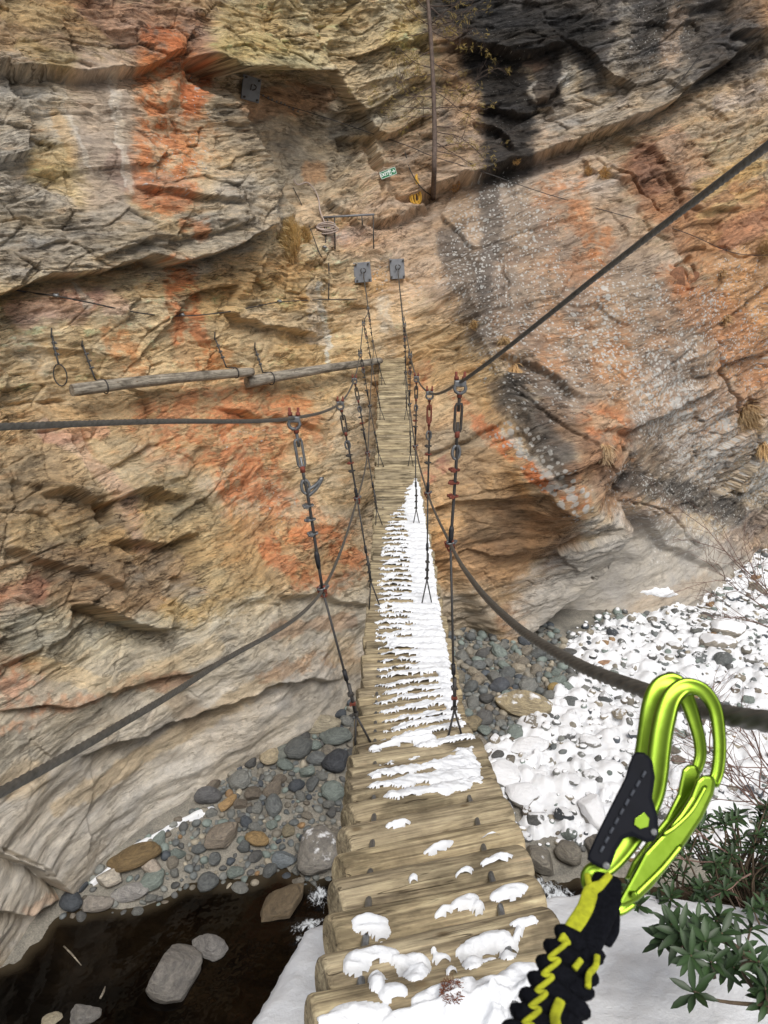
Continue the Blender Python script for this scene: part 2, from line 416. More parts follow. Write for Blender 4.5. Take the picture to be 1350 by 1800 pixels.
gy = np.r_[gy[gy <= 1180], np.arange(1180 + STEP, 1730, STEP * 1.25), np.arange(1730, 1900, 8.)]
nx, ny = len(gx), len(gy)
# spline evaluated on a coarse lattice and interpolated
cx_ = np.arange(-440, 1841, 20.); cy_ = np.arange(-440, 1941, 20.)
CX, CY = np.meshgrid(cx_, cy_)
CD = tps(CT[:, :2], CT[:, 2], np.c_[CX.ravel(), CY.ravel()]).reshape(CX.shape)
CD = np.maximum(CD, 6.5)
def cubic_w(t): return np.stack([-.5*t+t*t-.5*t**3, 1-2.5*t*t+1.5*t**3, .5*t+2*t*t-1.5*t**3, -.5*t*t+.5*t**3], -1)
def interp_axis(g, c):
    i = np.clip(((g - c[0]) / 20.).astype(int), 1, len(c) - 3); t = (g - c[i]) / 20.
    W = np.zeros((len(g), len(c))); w4 = cubic_w(t)
    for k in range(4): W[np.arange(len(g)), i - 1 + k] += w4[:, k]
    return W
D0 = interp_axis(gy, cy_) @ CD @ interp_axis(gx, cx_).T
GX, GY = np.meshgrid(gx, gy)
U_, V_ = (GX - 675) / F, (900 - GY) / F
B = np.stack([U_ * D0, D0 * (CP + V_ * SP), D0 * (-SP + V_ * CP)], -1)      # base surface, world metres
tu = np.gradient(B, axis=1); tv = np.gradient(B, axis=0)
Nn = np.cross(tu, tv); Nn /= np.linalg.norm(Nn, axis=-1, keepdims=True)
Nn *= np.where((Nn * B).sum(-1, keepdims=True) > 0, -1, 1)                   # towards the gorge
X0, Y0, Z0 = B[..., 0], B[..., 1], B[..., 2]
A_ = (.75 * X0 + .65 * Y0).astype(np.float32)
# strata dip: level on the left, rising to the right beyond the bridge
sl = .03 + .27 * ss(10.6, 13.2, A_)
av = np.linspace(A_.min(), A_.max(), 2000); slv = .03 + .27 * ss(10.6, 13.2, av)
G = np.interp(A_, av, np.cumsum(slv) * (av[1] - av[0]))
T_ = (Z0 - G).astype(np.float32)
wob = fbm(A_ * .35, T_ * .5, 3, 40)
T1 = T_ + .2 * wob + .07 * fbm(A_ * 1.3, T_ * 1.6, 3, 44)
def seg_field(pts, X, Y):
    """signed distance to a polyline (positive on its left hand as seen), position along it"""
    best = np.full(X.shape, 1e9, np.float32); sg = np.zeros_like(best); tt = np.zeros_like(best)
    Ls = [math.dist(pts[i], pts[i + 1]) for i in range(len(pts) - 1)]; tot = sum(Ls); acc = 0
    for i in range(len(pts) - 1):
        x0, y0 = pts[i]; dx, dy = pts[i + 1][0] - x0, pts[i + 1][1] - y0; l2 = dx * dx + dy * dy + 1e-9
        t = np.clip(((X - x0) * dx + (Y - y0) * dy) / l2, 0, 1)
        ex = X - x0 - t * dx; ey = Y - y0 - t * dy; d = ex * ex + ey * ey
        m = d < best
        best = np.where(m, d, best); sg = np.where(m, -(dx * (Y - y0) - dy * (X - x0)), sg); tt = np.where(m, (acc + t * Ls[i]) / tot, tt)
        acc += Ls[i]
    return np.sqrt(best) * np.sign(sg), tt
wx = 14 * fbm(A_ * 1.1, Z0 * 1.1, 4, 60); wy = 14 * fbm(A_ * 1.1, Z0 * 1.1, 4, 70)
WX, WY = (GX + wx).astype(np.float32), (GY + wy).astype(np.float32)           # noise-warped lattice: natural outlines
def window(pts, m):
    xs = [p[0] for p in pts]; ys = [p[1] for p in pts]
    i0, i1 = np.searchsorted(gx, [min(xs) - m, max(xs) + m]); j0, j1 = np.searchsorted(gy, [min(ys) - m, max(ys) + m])
    return slice(max(j0, 0), j1), slice(max(i0, 0), i1)
H = np.zeros(GX.shape, np.float32)
def step(pts, A, La, Bd, Lb, edge=2.5, taper=.12):
    w_ = window(pts, 5 * max(La, Lb) + 40)
    s, t = seg_field(pts, WX[w_], WY[w_])
    tp = np.clip(np.minimum(t, 1 - t) / taper, 0, 1); tp = tp * tp * (3 - 2 * tp)
    up = A * np.exp(-np.abs(s) / La); dn = -Bd * np.exp(-np.abs(s) / Lb)
    k = ss(-edge, edge, s)
    H[w_] += (up * k + dn * (1 - k)) * tp
def crack(pts, wd, dep, soft=2.0):
    w_ = window(pts, wd * 4 + 40)
    s, t = seg_field(pts, WX[w_], WY[w_])
    tp = np.clip(np.minimum(t, 1 - t) / .1, 0, 1)
    H[w_] -= dep * tp * (1 - ss(wd * .4, wd + soft, np.abs(s)))
STEPS = [
 ([(330,100),(385,128),(440,124),(500,122),(580,116)], .75, 55, .5, 90),
 ([(-60,545),(0,520),(60,495),(180,475),(250,460),(300,466),(360,452),(430,420),(470,405)], .45, 70, .5, 26),
 ([(-60,110),(0,122),(70,132),(150,138),(230,128),(300,108),(350,82)], .3, 50, .22, 30),
 ([(790,70),(830,88),(900,94),(960,88),(1005,70)], .35, 60, .35, 50),
 ([(700,345),(780,330),(850,305),(950,272),(1000,252),(1060,235),(1120,210),(1180,180),(1250,120),(1360,60)], .4, 45, .5, 28),
 ([(380,545),(450,575),(520,583),(570,592)], .22, 26, .18, 14),
 ([(860,640),(930,660),(980,700),(1015,725)], .12, 30, .2, 30, 5),
 ([(1000,775),(1050,765),(1110,745),(1200,705),(1275,675)], .16, 60, .14, 18),
 ([(760,470),(820,560),(870,690),(950,800),(1025,897)], 1.05, 230, -1.05, 85, 2),
 ([(850,1140),(930,1085),(1000,1030),(1060,960),(1100,880)], .8, 120, .7, 100, 5),
 ([(1265,640),(1200,520),(1160,400),(1100,310),(1040,270)], .28, 70, .15, 45, 9),
 ([(120,1062),(200,1088),(292,1110)], .4, 60, .45, 35),
 ([(300,1110),(245,1000),(180,900),(120,760)], .2, 60, .25, 40),
 ([(575,110),(600,170),(655,235),(668,320)], .3, 80, .25, 30),
 ([(520,400),(455,320),(415,250),(402,130)], .5, 50, .5, 60),
 ([(590,240),(690,240),(745,205)], .2, 40, .3, 26),
 ([(600,100),(660,90),(760,70)], .2, 40, .15, 20),
 ([(640,395),(700,380),(760,350)], .2, 30, .25, 14),
 ([(700,50),(760,95),(800,75)], .12, 30, .15, 20),
 ([(380,720),(470,735),(560,760)], .12, 40, .12, 20),
 ([(60,860),(160,880),(260,860),(330,880)], .25, 50, .25, 30),
 ([(190,950),(290,960),(360,940)], .2, 36, .22, 26),
 ([(0,960),(110,1000),(210,1040)], .22, 50, .2, 30),
 ([(480,1050),(560,1045),(650,1070)], .15, 45, .15, 25),
 ([(-20,1250),(120,1240),(260,1200),(420,1150)], .1, 60, .12, 40),
 ([(130,1330),(260,1290),(400,1240),(500,1200),(620,1195)], .14, 60, .22, 60),
 ([(-30,1480),(60,1530),(130,1575),(180,1560)], .2, 90, .3, 20),
 ([(-30,1590),(40,1610),(110,1570)], .15, 30, .18, 20),
 ([(1115,900),(1180,960),(1260,1000),(1350,950)], .12, 60, .12, 50, 5),
 ([(840,190),(920,205),(975,190)], .12, 30, .25, 30),
 ([(930,195),(965,180),(1000,120)], .2, 24, .15, 20),
 ([(830,220),(880,230),(900,270)], .15, 24, .2, 20),
 ([(1080,230),(1130,260),(1170,300)], .1, 20, .15, 24, 5),
 ([(1190,360),(1230,380),(1300,370)], .1, 30, .15, 20),
 ([(1270,60),(1300,75),(1360,50)], .3, 40, .3, 40),
 ([(740,900),(850,870),(950,850),(1010,885)], .1, 40, .14, 30),
 ([(740,800),(820,780),(900,750)], .1, 30, .12, 20),
 ([(150,455),(250,430),(350,420),(420,400)], .15, 40, .1, 15),
 ([(230,330),(300,345),(400,375)], .15, 40, .12, 20),
]
for s_ in STEPS: step(*s_)
for c_ in [([(1160,470),(1200,520),(1240,600),(1290,690),(1345,800)], 3, .25), ([(1160,480),(1210,455),(1230,480)], 3, .2), ([(1185,525),(1215,510)], 3, .2), ([(1165,300),(1190,340),(1200,400)], 3, .2),
           ([(650,250),(665,330),(672,350)], 2, .2), ([(330,260),(350,250),(360,215)], 1.5, .1), ([(1060,290),(1110,345),(1150,400)], 3, .15), ([(1015,990),(1040,1010),(1050,1035)], 2, .15),
           ([(880,700),(960,770),(1050,840),(1110,870)], 2.5, .12), ([(690,350),(740,345),(780,340)], 3, .25), ([(700,470),(730,500),(770,520)], 2, .06), ([(1110,385),(1130,420),(1165,440)],2,.1),
           ([(0,1485),(60,1525),(120,1570)], 2, .12), ([(60,760),(140,745),(180,800)], 2, .12), ([(0,720),(60,700),(130,700)], 2, .1), ([(290,530),(300,560),(260,590)], 1.5, .08),
           ([(1100,880),(1170,900),(1240,970)], 2, .12), ([(1200,290),(1290,250),(1350,200)], 2, .08), ([(1240,430),(1290,450),(1350,440)], 2, .1)]: crack(*c_)

def brush(pts, r, soft=.5, warp=1.0):
    """soft stroke / patch mask in the warped lattice, full-size array window"""
    w_ = window(pts if len(pts) > 1 else [pts[0], pts[0]], r * (1 + soft) + 60)
    X = GX[w_] + wx[w_] * warp; Y = GY[w_] + wy[w_] * warp
    if len(pts) == 1: s = np.hypot(X - pts[0][0], Y - pts[0][1])
    else: s = np.abs(seg_field(pts, X.astype(np.float32), Y.astype(np.float32))[0])
    return w_, 1 - ss(r * (1 - soft), r * (1 + soft), s)
ROUGH = np.full(GX.shape, 1., np.float32)
def rough(pts, r, v, soft=.5):
    w_, m = brush(pts, r, soft); ROUGH[w_] = ROUGH[w_] * (1 - m) + v * m
rough([(-100,1330),(300,1230),(600,1150)], 130, .3); rough([(-100,1500),(60,1500),(250,1400),(420,1300),(620,1200)], 110, .12); rough([(-100,1700),(100,1550)], 110, .12)
rough([(560,1120),(640,1150)], 70, .3)
rough([(1050,1060),(1150,1000),(1250,1050)], 110, .12); rough([(960,1110)], 70, .15)
rough([(780,750),(850,880),(850,1050),(800,1120)], 90, .38); rough([(900,400),(1000,500),(1120,650)], 170, .45)
rough([(170,180),(190,320)], 70, .35); rough([(300,160),(320,300)], 60, .6); rough([(480,220),(540,320)], 60, .5)
rough([(100,600),(350,600),(560,620)], 70, .6); rough([(700,560)], 90, .5); rough([(1300,420),(1330,600)], 90, .6)
rough([(120,760),(350,760),(520,820),(420,960)], 90, .62); rough([(200,700),(560,700)], 60, .6)
LAYR = ROUGH.copy()
def layers(lam, fa, seed, blend=.16):
    q = T1 / lam + .3 * pn(A_ * fa * .7, T_ * .3, seed + 9)
    i = np.floor(q); f = q - i
    h0 = pn(A_ * fa + i * 7.31, i * 3.7 + .5, seed); h1 = pn(A_ * fa + (i + 1) * 7.31, (i + 1) * 3.7 + .5, seed)
    k = ss(1 - blend, 1, f)
    return h0 + (h1 - h0) * k + .25 * (f - .5)
f1, f2, pl, cid = worley(A_ * .42 + .25 * wob, T1 * .75, 3)
H += (.32 * pl * ROUGH).astype(np.float32)
f1, f2, pl2, cid2 = worley(A_ * 1.1 + .2 * wob, T1 * 2.4, 5)
H += .085 * pl2 * ROUGH - .045 * ROUGH * (1 - ss(0, .09, f2 - f1))
f1, f2, pl3, cid3 = worley(A_ * 3.4, T1 * 8.5, 6)
H += .03 * pl3 * ROUGH
H += .19 * layers(.95, .45, 1) * (.15 + .85 * ROUGH)
LY2 = layers(.33, 1.1, 2); H += .08 * LY2 * (.08 + .92 * ROUGH)
LY3 = layers(.12, 2.6, 4, .3); H += .046 * LY3 * (.06 + .94 * ROUGH)
H += .022 * layers(.055, 4.0, 8, .35) * ROUGH
H += .22 * fbm(A_ * .3, T1 * .45, 3, 20)
H += .10 * fbm(A_ * .6, T1 * 2.0, 3, 24) * (1.3 - ROUGH * .3)
FN = fbm(A_ * 5, T1 * 11, 5, 30, .6); H += .04 * FN * (.2 + ROUGH * .8)
H += .012 * fbm(A_ * 14, T1 * 30, 2, 34) * ROUGH
CV = B + Nn * H[..., None]
PXc, PYc, PDc = proj(CV[..., 0], CV[..., 1], CV[..., 2])

# ---- colour of the rock (stains, lichen, minerals, darker hollows, some shade painted in), seen values, converted to albedo below
C = np.empty(GX.shape + (3,), np.float32); C[:] = (172, 154, 126)
MK = np.zeros(GX.shape + (3,), np.float32)
wx2 = 20 * fbm(A_ * 1.5 + 5, T_ * 2.5, 5, 80, .6); wy2 = 20 * fbm(A_ * 1.5 + 9, T_ * 2.5, 5, 90, .6)
brk = fbm(A_ * 2.5, T1 * 7, 5, 95, .65)
brk2 = fbm(A_ * 7, T1 * 16, 4, 97, .65)
obr = fbm(A_ * 1.6, T1 * 2.4, 5, 120, .62) + .7 * fbm(A_ * 5.5, T1 * 9, 4, 124, .65)
def cmask(pts, r, soft, nz):
    w_ = window(pts if len(pts) > 1 else [pts[0], pts[0]], r * (1 + soft) + 70)
    X = (PXc[w_] + wx2[w_]).astype(np.float32); Y = (PYc[w_] + wy2[w_]).astype(np.float32)
    s = np.hypot(X - pts[0][0], Y - pts[0][1]) if len(pts) == 1 else np.abs(seg_field(pts, X, Y)[0])
    m = ss(r * (1 + soft), r * (1 - soft), s)
    if nz: m = np.clip(m * (1 + nz) - nz * .5 + nz * 1.6 * (brk[w_] + .5 * brk2[w_]) * np.minimum(1, 4 * m * (1.15 - m)), 0, 1) * (m > 0)
    return w_, m
def paint(c, pts, r, op=.8, soft=.5, nz=.6):
    org_ = c[0] - c[2] > 90 and c[1] < 138
    w_, m = cmask(pts, r * (1.12 if org_ else 1), soft, nz)
    if org_: m = m * (.12 + .80 * ss(-.2, .14, obr[w_]))
    m = (m * op)[..., None]
    C[w_] = C[w_] * (1 - m) + np.array(c, np.float32) * m
def markm(ch, v, pts, r, soft=.5, nz=.4):
    w_, m = cmask(pts, r, soft, nz); MK[w_ + (ch,)] = np.maximum(MK[w_ + (ch,)], v * m)
OR = (180, 112, 70); TAN = (196, 168, 122); CREAM = (208, 186, 146); GREY = (146, 140, 130); DK = (52, 48, 46); BR = (128, 96, 68); PUR = (122, 92, 78); WH = (214, 208, 196)
for c, pts, r, op in [
 # upper left
 ((136,112,82), [(-50,50),(150,60),(330,60)], 90, .9), (PUR, [(170,40),(330,70)], 55, .7), ((172,150,104), [(20,20),(120,30),(200,110)], 22, .5),
 ((150,132,88), [(40,80),(120,110)], 18, .6), ((190,168,118), [(440,60),(560,60)], 70, .9), ((198,178,116), [(400,80),(500,95)], 24, .7), ((150,138,98), [(400,118),(570,104)], 16, .7),  # last patch paints the shade on the underside of the overhang
 ((192,172,128), [(600,40),(740,50)], 70, .85), ((214,196,132), [(700,70),(740,50)], 24, .6), ((168,152,120), [(620,150),(740,180)], 60, .8), ((150,138,116), [(600,230),(740,280)], 60, .8),
 (GREY, [(30,190),(60,300),(20,400)], 90, .85), ((186,160,106), [(80,280),(140,320)], 34, .7), ((196,180,130), [(60,310),(150,290)], 14, .6), ((142,124,108), [(190,150),(210,320)], 66, .85), ((118,92,82), [(215,290),(235,320)], 30, .6),
 ((134,126,112), [(0,420),(150,430),(330,420),(420,400)], 60, .85), ((112,106,98), [(30,470),(160,400),(250,370)], 26, .5), ((168,148,112), [(240,350),(320,400)], 20, .6),
 ((180,104,56), [(300,110),(300,200),(290,320)], 50, .95), (OR, [(320,90),(310,170),(285,250)], 34, .8), ((192,100,54), [(360,130),(340,170)], 26, .7), ((150,98,70), [(250,330),(310,340)], 28, .6), ((172,118,72), [(350,240),(400,260)], 34, .6), ((188,96,50), [(265,60),(300,75)], 18, .7), ((196,110,60), [(330,395),(350,405)], 14, .6),
 ((160,146,122), [(400,150),(415,260),(430,340),(520,380)], 30, .8), ((148,140,128), [(420,330),(470,380)], 40, .6),
 ((118,106,88), [(450,190),(540,220),(560,320)], 70, .9), ((132,96,66), [(450,180),(560,170)], 26, .7), ((104,98,86), [(500,280),(580,260)], 44, .6), ((150,104,66), [(550,300)], 22, .6),  # alcove painted a darker brown-grey, with brown patches
 # ledge
 ((198,170,134), [(560,400),(650,390),(740,370)], 45, .85), ((206,172,156), [(600,430),(680,420)], 28, .75), ((190,160,110), [(700,330),(640,340)], 22, .5), ((206,182,138), [(480,440),(620,470),(740,450)], 34, .6),
 # middle left
 (TAN, [(-40,620),(200,590),(560,600)], 110, .95), (CREAM, [(20,570),(160,580),(300,560)], 40, .7), ((206,170,112), [(380,520),(500,500),(540,620)], 44, .7), ((154,120,106), [(40,545),(150,528)], 30, .75), ((140,104,94), [(120,500),(210,540)], 20, .5),
 ((200,180,140), [(0,520),(100,500),(220,490)], 16, .6), ((192,152,98), [(400,480),(520,470)], 28, .6), ((184,104,58), [(318,480),(325,560),(345,620)], 28, .9), ((200,128,70), [(330,620),(390,640)], 24, .6), ((196,120,64), [(200,590),(240,650)], 20, .6),
 ((136,124,104), [(450,560),(560,580)], 24, .6), (WH, [(562,500),(572,560),(580,640)], 6, .8), ((188,182,176), [(545,510),(560,600)], 12, .5), (WH, [(130,500),(160,540)], 6, .6), ((210,200,180), [(30,600),(80,640)], 18, .5), ((200,176,140), [(100,720),(60,740)], 26, .6),
 ((200,170,128), [(640,530),(720,560),(760,600)], 60, .85), ((216,206,188), [(668,510),(676,580)], 6, .6), (WH, [(680,520),(690,590)], 4, .5), ((196,150,90), [(650,500),(700,490)], 20, .6), ((220,190,150), [(700,590),(780,560),(840,600)], 20, .6),
 # below hanging logs
 ((172,142,100), [(60,780),(250,760),(500,760)], 80, .9), ((186,110,66), [(300,760),(430,740),(450,820),(470,920)], 62, .75), (OR, [(400,760),(430,850),(460,930)], 36, .8), ((196,108,60), [(520,720),(560,780)], 24, .5), ((194,118,72), [(540,900),(600,930)], 26, .5),
 ((170,148,112), [(540,820),(620,860)], 50, .7), ((146,136,112), [(180,800),(300,850)], 46, .6), ((176,146,126), [(80,750),(150,800),(220,870),(250,960)], 16, .7), ((184,134,110), [(90,770),(180,760)], 14, .6),
 ((122,104,78), [(-40,880),(80,860),(160,930)], 70, .85), ((140,116,78), [(60,940),(200,970)], 40, .7), ((108,88,66), [(100,1010),(250,1030),(330,990)], 50, .75), ((118,72,58), [(0,1060),(60,1040)], 30, .6), ((136,116,78), [(300,900),(380,960),(420,1040)], 60, .7),
 ((150,118,76), [(440,960),(560,1000)], 60, .7), ((198,116,70), [(480,960),(560,940),(620,980),(610,1030),(530,1020),(470,960)], 18, .75), ((186,124,80), [(560,985)], 36, .5), ((104,92,70), [(330,1100),(430,1080)], 26, .45), ((180,150,92), [(320,1080),(400,1110)], 36, .7), ((206,186,130), [(200,1190),(330,1160)], 20, .6),
 ((150,146,128), [(40,1100),(160,1140),(290,1130)], 50, .75), ((150,148,140), [(340,1050),(300,1040)], 16, .4),
 # lower left, water worn
 ((158,150,132), [(-60,1330),(200,1260),(450,1160),(640,1120)], 100, .92), ((166,160,150), [(-60,1480),(200,1400),(420,1290),(600,1210)], 90, .9), ((176,172,164), [(-60,1620),(60,1560),(150,1500),(320,1400)], 70, .85), ((178,170,158),[(350,1300),(430,1240),(560,1190)],30,.6),
 ((196,120,84), [(20,1200),(60,1220)], 40, .65), ((190,130,90), [(0,1290),(140,1230),(280,1190)], 9, .8), ((204,174,120), [(60,1170),(200,1210),(380,1140)], 16, .5), ((184,150,96), [(100,1420),(300,1300),(480,1190)], 16, .55), ((168,118,76), [(460,1190),(560,1160),(640,1150)], 12, .7), ((150,96,60), [(270,1200),(330,1195)], 14, .6),
 ((188,158,112), [(20,1380),(60,1360)], 30, .6), ((134,112,84), [(300,1230),(340,1260)], 22, .6), ((150,110,80), [(480,1110),(620,1090)], 12, .6), ((178,148,104), [(600,1140),(640,1200)], 24, .6), ((126,122,114), [(520,1240),(620,1210)], 24, .5), ((200,160,130), [(50,1600),(110,1570)], 10, .7), ((190,120,90),[(70,1615)],8,.6),  # includes shading of the concavity, painted as a darker grey patch
 # dark water streaks, top right
 ((74,70,66), [(820,30),(1000,40),(1250,30),(1280,90)], 75, .9), ((40,38,37), [(830,20),(870,60),(1000,60)], 48, .92), ((96,90,84), [(1040,60),(1150,100),(1220,80)], 60, .65), ((62,60,58), [(1035,40),(1040,150)], 22, .8), ((66,62,60), [(1250,20),(1270,100)], 26, .7),
 ((44,41,39), [(870,120),(900,190),(890,270)], 48, .95), ((50,46,44), [(960,110),(970,160)], 32, .9), ((46,42,40), [(800,210),(870,230)], 30, .8), ((60,56,52), [(850,250),(905,280)], 22, .8),
 ((168,158,142), [(1000,100),(1000,160),(1010,200),(940,260)], 14, .85), ((150,140,128), [(960,220),(1080,200),(1170,190)], 30, .8), (WH, [(990,95),(1000,150)], 6, .6), (WH, [(940,150),(935,190)], 5, .7), ((150,118,100), [(930,110),(960,100)], 10, .6), ((170,150,134), [(1190,20),(1180,110)], 16, .55), ((160,150,142), [(1085,150),(1090,180)], 10, .5),
 ((152,118,86), [(780,60),(800,130),(820,200)], 26, .7), ((150,104,74), [(815,60)], 26, .6), ((150,112,76), [(1330,20),(1360,60)], 50, .8), ((126,120,106), [(1310,60),(1350,80)], 22, .7), ((84,80,76), [(1210,150),(1060,140)], 30, .6),
 ((192,168,138), [(1200,230),(1350,150)], 50, .85), ((206,180,140), [(1240,290),(1340,250)], 34, .8), ((170,132,108), [(1180,250),(1240,330)], 30, .6), ((186,170,160), [(1270,180),(1340,160)], 16, .6),
 # big slab right of the bridge
 ((166,140,116), [(800,380),(960,420),(1050,560),(1150,700)], 170, .9), ((176,160,146), [(900,330),(1000,300),(1080,310)], 36, .75), ((190,112,62), [(980,350),(1000,420),(1020,480)], 44, .75), ((196,112,56), [(1030,460),(1060,430)], 26, .7), ((186,126,80), [(940,480),(1000,560)], 60, .6), ((184,118,68), [(1020,600),(1130,620),(1230,700),(1100,760)], 70, .75), ((188,118,66), [(900,560),(950,640)], 40, .55), ((170,150,132), [(1180,480),(1240,600)], 40, .55),
 ((78,74,70), [(862,330),(865,440),(850,500)], 17, .6), ((84,78,72), [(790,420),(830,520),(850,600)], 28, .55), ((100,92,84), [(900,500),(930,600)], 26, .45), ((90,84,78), [(880,440),(960,430)], 18, .4), ((124,96,72), [(1100,300),(1160,380)], 24, .4), ((112,106,100), [(1000,520),(1020,640)], 20, .4),
 ((66,62,58), [(890,690),(930,655),(980,690)], 24, .7), ((104,98,92), [(930,730),(985,800),(1000,850)], 30, .65), ((116,84,62), [(960,720),(1060,790),(1110,870)], 22, .6),
 ((206,112,62), [(820,715),(870,770),(940,830),(1010,885)], 13, .9), ((206,206,200), [(870,750),(940,810),(1005,870)], 6, .6), ((196,124,72), [(1010,830),(1020,880)], 16, .7), ((180,104,64), [(1040,740),(1100,760)], 26, .6),
 ((130,96,70), [(1050,810),(1080,880)], 34, .75), ((110,104,96), [(1160,780),(1240,840),(1330,880)], 60, .75), ((84,80,76), [(1100,850),(1240,880),(1330,930)], 24, .6), ((150,120,92), [(1000,770)], 30, .4), ((152,136,124), [(1180,640),(1290,720),(1340,780)], 34, .6), ((172,158,148), [(1160,700),(1250,790)], 60, .45),
 # far right
 ((128,90,64), [(1140,300),(1180,360),(1230,420)], 44, .85), ((108,74,58), [(1130,260),(1150,320)], 26, .6), ((160,116,76), [(1300,400),(1350,520)], 90, .85), ((196,160,96), [(1240,330),(1330,290)], 18, .7), ((206,176,116), [(1230,380),(1320,340)], 10, .6), ((132,84,62), [(1280,420),(1350,380)], 24, .6), ((150,98,62), [(1200,520),(1260,560),(1330,640)], 44, .7), ((172,104,60), [(1170,480),(1200,500)], 18, .8), ((150,110,84), [(1330,700)], 40, .6), ((110,80,54),[(1340,440)],26,.6),
 # under the slab, right of the bridge
 ((150,118,80), [(750,700),(830,820),(850,960),(830,1060)], 100, .92), ((178,146,100), [(760,620),(820,680)], 60, .8), ((128,118,100), [(770,780),(850,760)], 24, .6), ((168,126,76), [(800,880),(900,850)], 26, .6), ((112,84,54), [(850,930),(960,950),(1000,980)], 44, .7), ((122,88,56), [(900,900),(1000,900)], 30, .6), ((150,104,60), [(780,970),(900,1000)], 34, .6), ((196,146,84), [(740,950),(800,920)], 12, .5),
 ((138,130,116), [(760,1080),(830,1090)], 46, .75), ((136,96,66), [(900,1090),(980,1010)], 26, .7), ((112,86,66), [(960,1050),(990,960)], 18, .6), ((182,156,112), [(850,660),(760,740)], 12, .5), ((190,150,110), [(740,660)],20,.5), ((200,110,66),[(745,680),(750,640)],6,.5), ((160,80,66), [(750,840),(780,820)], 10, .5),
 ((150,146,140), [(1000,1080),(1100,1000),(1260,1040)], 100, .94), ((160,134,108), [(1080,1070),(1180,1050),(1280,1020)], 20, .65), ((128,124,118), [(1100,960),(1200,980)], 30, .5), ((170,166,158), [(1040,1090),(1160,1080)], 20, .5), ((104,98,92), [(930,1120),(980,1110)], 20, .5), ((118,98,84), [(1120,920),(1180,900)], 26, .6), ((126,108,96),[(1290,960),(1340,930)],30,.6),
 ]:
    paint(c, pts, r, op)
for c, pts, r, op in [(WH, [(188,125),(196,160),(205,240),(222,330)], 3, .6), ((206,196,176), [(200,130),(215,250),(232,340)], 5, .5), (WH, [(105,140),(120,200),(160,290)], 3, .5), ((176,140,90), [(100,200),(130,280)], 12, .5),
    (WH, [(1120,30),(1105,70)], 5, .3), ((210,200,180), [(895,80),(905,85)], 8, .4), (WH, [(760,470),(770,500)], 3, .3)]:
    paint(c, pts, r, op, .6, .5)
for c, pts, r, op in [((58,55,53), [(810,20),(1000,50),(1270,30),(1290,90)], 62, .7), ((34,33,33), [(830,20),(890,60),(1010,65)], 40, .85), ((38,36,35), [(860,120),(900,190),(890,280)], 46, .9), ((150,142,130), [(1085,120),(1100,20)], 14, .5), ((160,140,124), [(1190,30),(1170,110)], 14, .5)]:
    paint(c, pts, r, op)
# dark thin seams where water runs along the bedding
for ch, v, pts, r in [(0, .9, [(880,420),(900,520),(960,620)], 120), (0, 1., [(1080,560),(1180,640),(1240,600)], 110), (0, 1.2, [(900,760),(960,820),(1010,880)], 34), (0, 1.35, [(1180,720),(1270,800),(1340,830)], 70), (0, .9, [(1120,860),(1250,900)], 60),
    (0, .3, [(860,60),(900,220)], 60), (0, .8, [(1300,500),(1330,700)], 70), (0, .6, [(700,500)], 60), (0, .9, [(1180,950),(1230,930)], 50), (0,.55,[(1150,60)],90), (0,.6,[(350,200),(300,300)],60), (0,.5,[(430,780),(470,900)],60),
    (2, .7, [(840,20),(1240,40)], 60), (2, .7, [(880,130),(890,260)], 46), (2, .5, [(780,1000),(900,1050)], 90), (2, .45, [(1000,1080),(1200,1040)], 90), (2, .45, [(0,1450),(300,1350),(600,1180)], 90), (2,.7,[(890,670),(980,700)],34)]:
    markm(ch, v, pts, r)
# bedding-parallel variation of tone, light and dark
lv = LY3 * .6 + LY2 * .3 + .6 * brk + .9 * brk2
C *= (1 + .38 * lv * (.45 + .55 * ROUGH))[..., None]
hue = fbm(A_ * .8, T1 * 3.2, 4, 101)[..., None]
C *= 1 + hue * np.array([.08, -.01, -.16], np.float32) * (.3 + .7 * ROUGH[..., None])
rust = ss(.16, .5, fbm(A_ * 1.2, T1 * 5.5, 5, 111, .6))[..., None] * .35 * (.25 + .75 * ROUGH[..., None])
C = C * (1 - rust) + C * np.array([1.02, .80, .60], np.float32) * rust
C *= np.array([1.0, .985, .965], np.float32)
for c, pts, r, op in [((70,65,62), [(850,320),(872,400),(850,470),(866,530)], 24, .35), ((74,69,66), [(800,430),(810,480),(860,560)], 30, .35), ((58,55,53), [(890,690),(935,740),(985,830)], 34, .6), ((60,57,54), [(1110,840),(1200,870),(1290,900)], 22, .5), ((124,112,102), [(900,400),(920,560),(1000,690)], 56, .4), ((116,104,94), [(1110,470),(1190,640)], 46, .45), ((130,116,104), [(930,330),(1060,560)], 40, .35), ((206,112,62), [(800,700),(870,770),(940,830),(1010,885)], 12, .9), ((210,208,200), [(880,760),(945,818),(1005,872)], 5, .7)]:
    paint(c, pts, r, op)
for c, pts, r, op in [((140,136,130), [(1000,1090),(1060,1010),(1150,985),(1260,1040)], 66, .75), ((150,128,104), [(1110,1075),(1240,1020)], 14, .5), ((128,92,60), [(900,960),(985,930)], 34, .5)]:
    paint(c, pts, r, op)
sm_ = ss(.6, .2, ROUGH)[..., None]; C *= 1 - .17 * sm_; C = C * (1 - .35 * sm_) + C.mean(-1, keepdims=True) * np.array([1.04, 1.0, .94], np.float32) * .35 * sm_
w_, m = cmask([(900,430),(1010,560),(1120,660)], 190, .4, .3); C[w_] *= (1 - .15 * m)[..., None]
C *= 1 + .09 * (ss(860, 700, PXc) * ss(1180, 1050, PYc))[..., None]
lum = C @ np.array([.3, .55, .15], np.float32)
C = lum[..., None] + (C - lum[..., None]) * .78
lift = .04 * ss(70, 130, lum)[..., None]
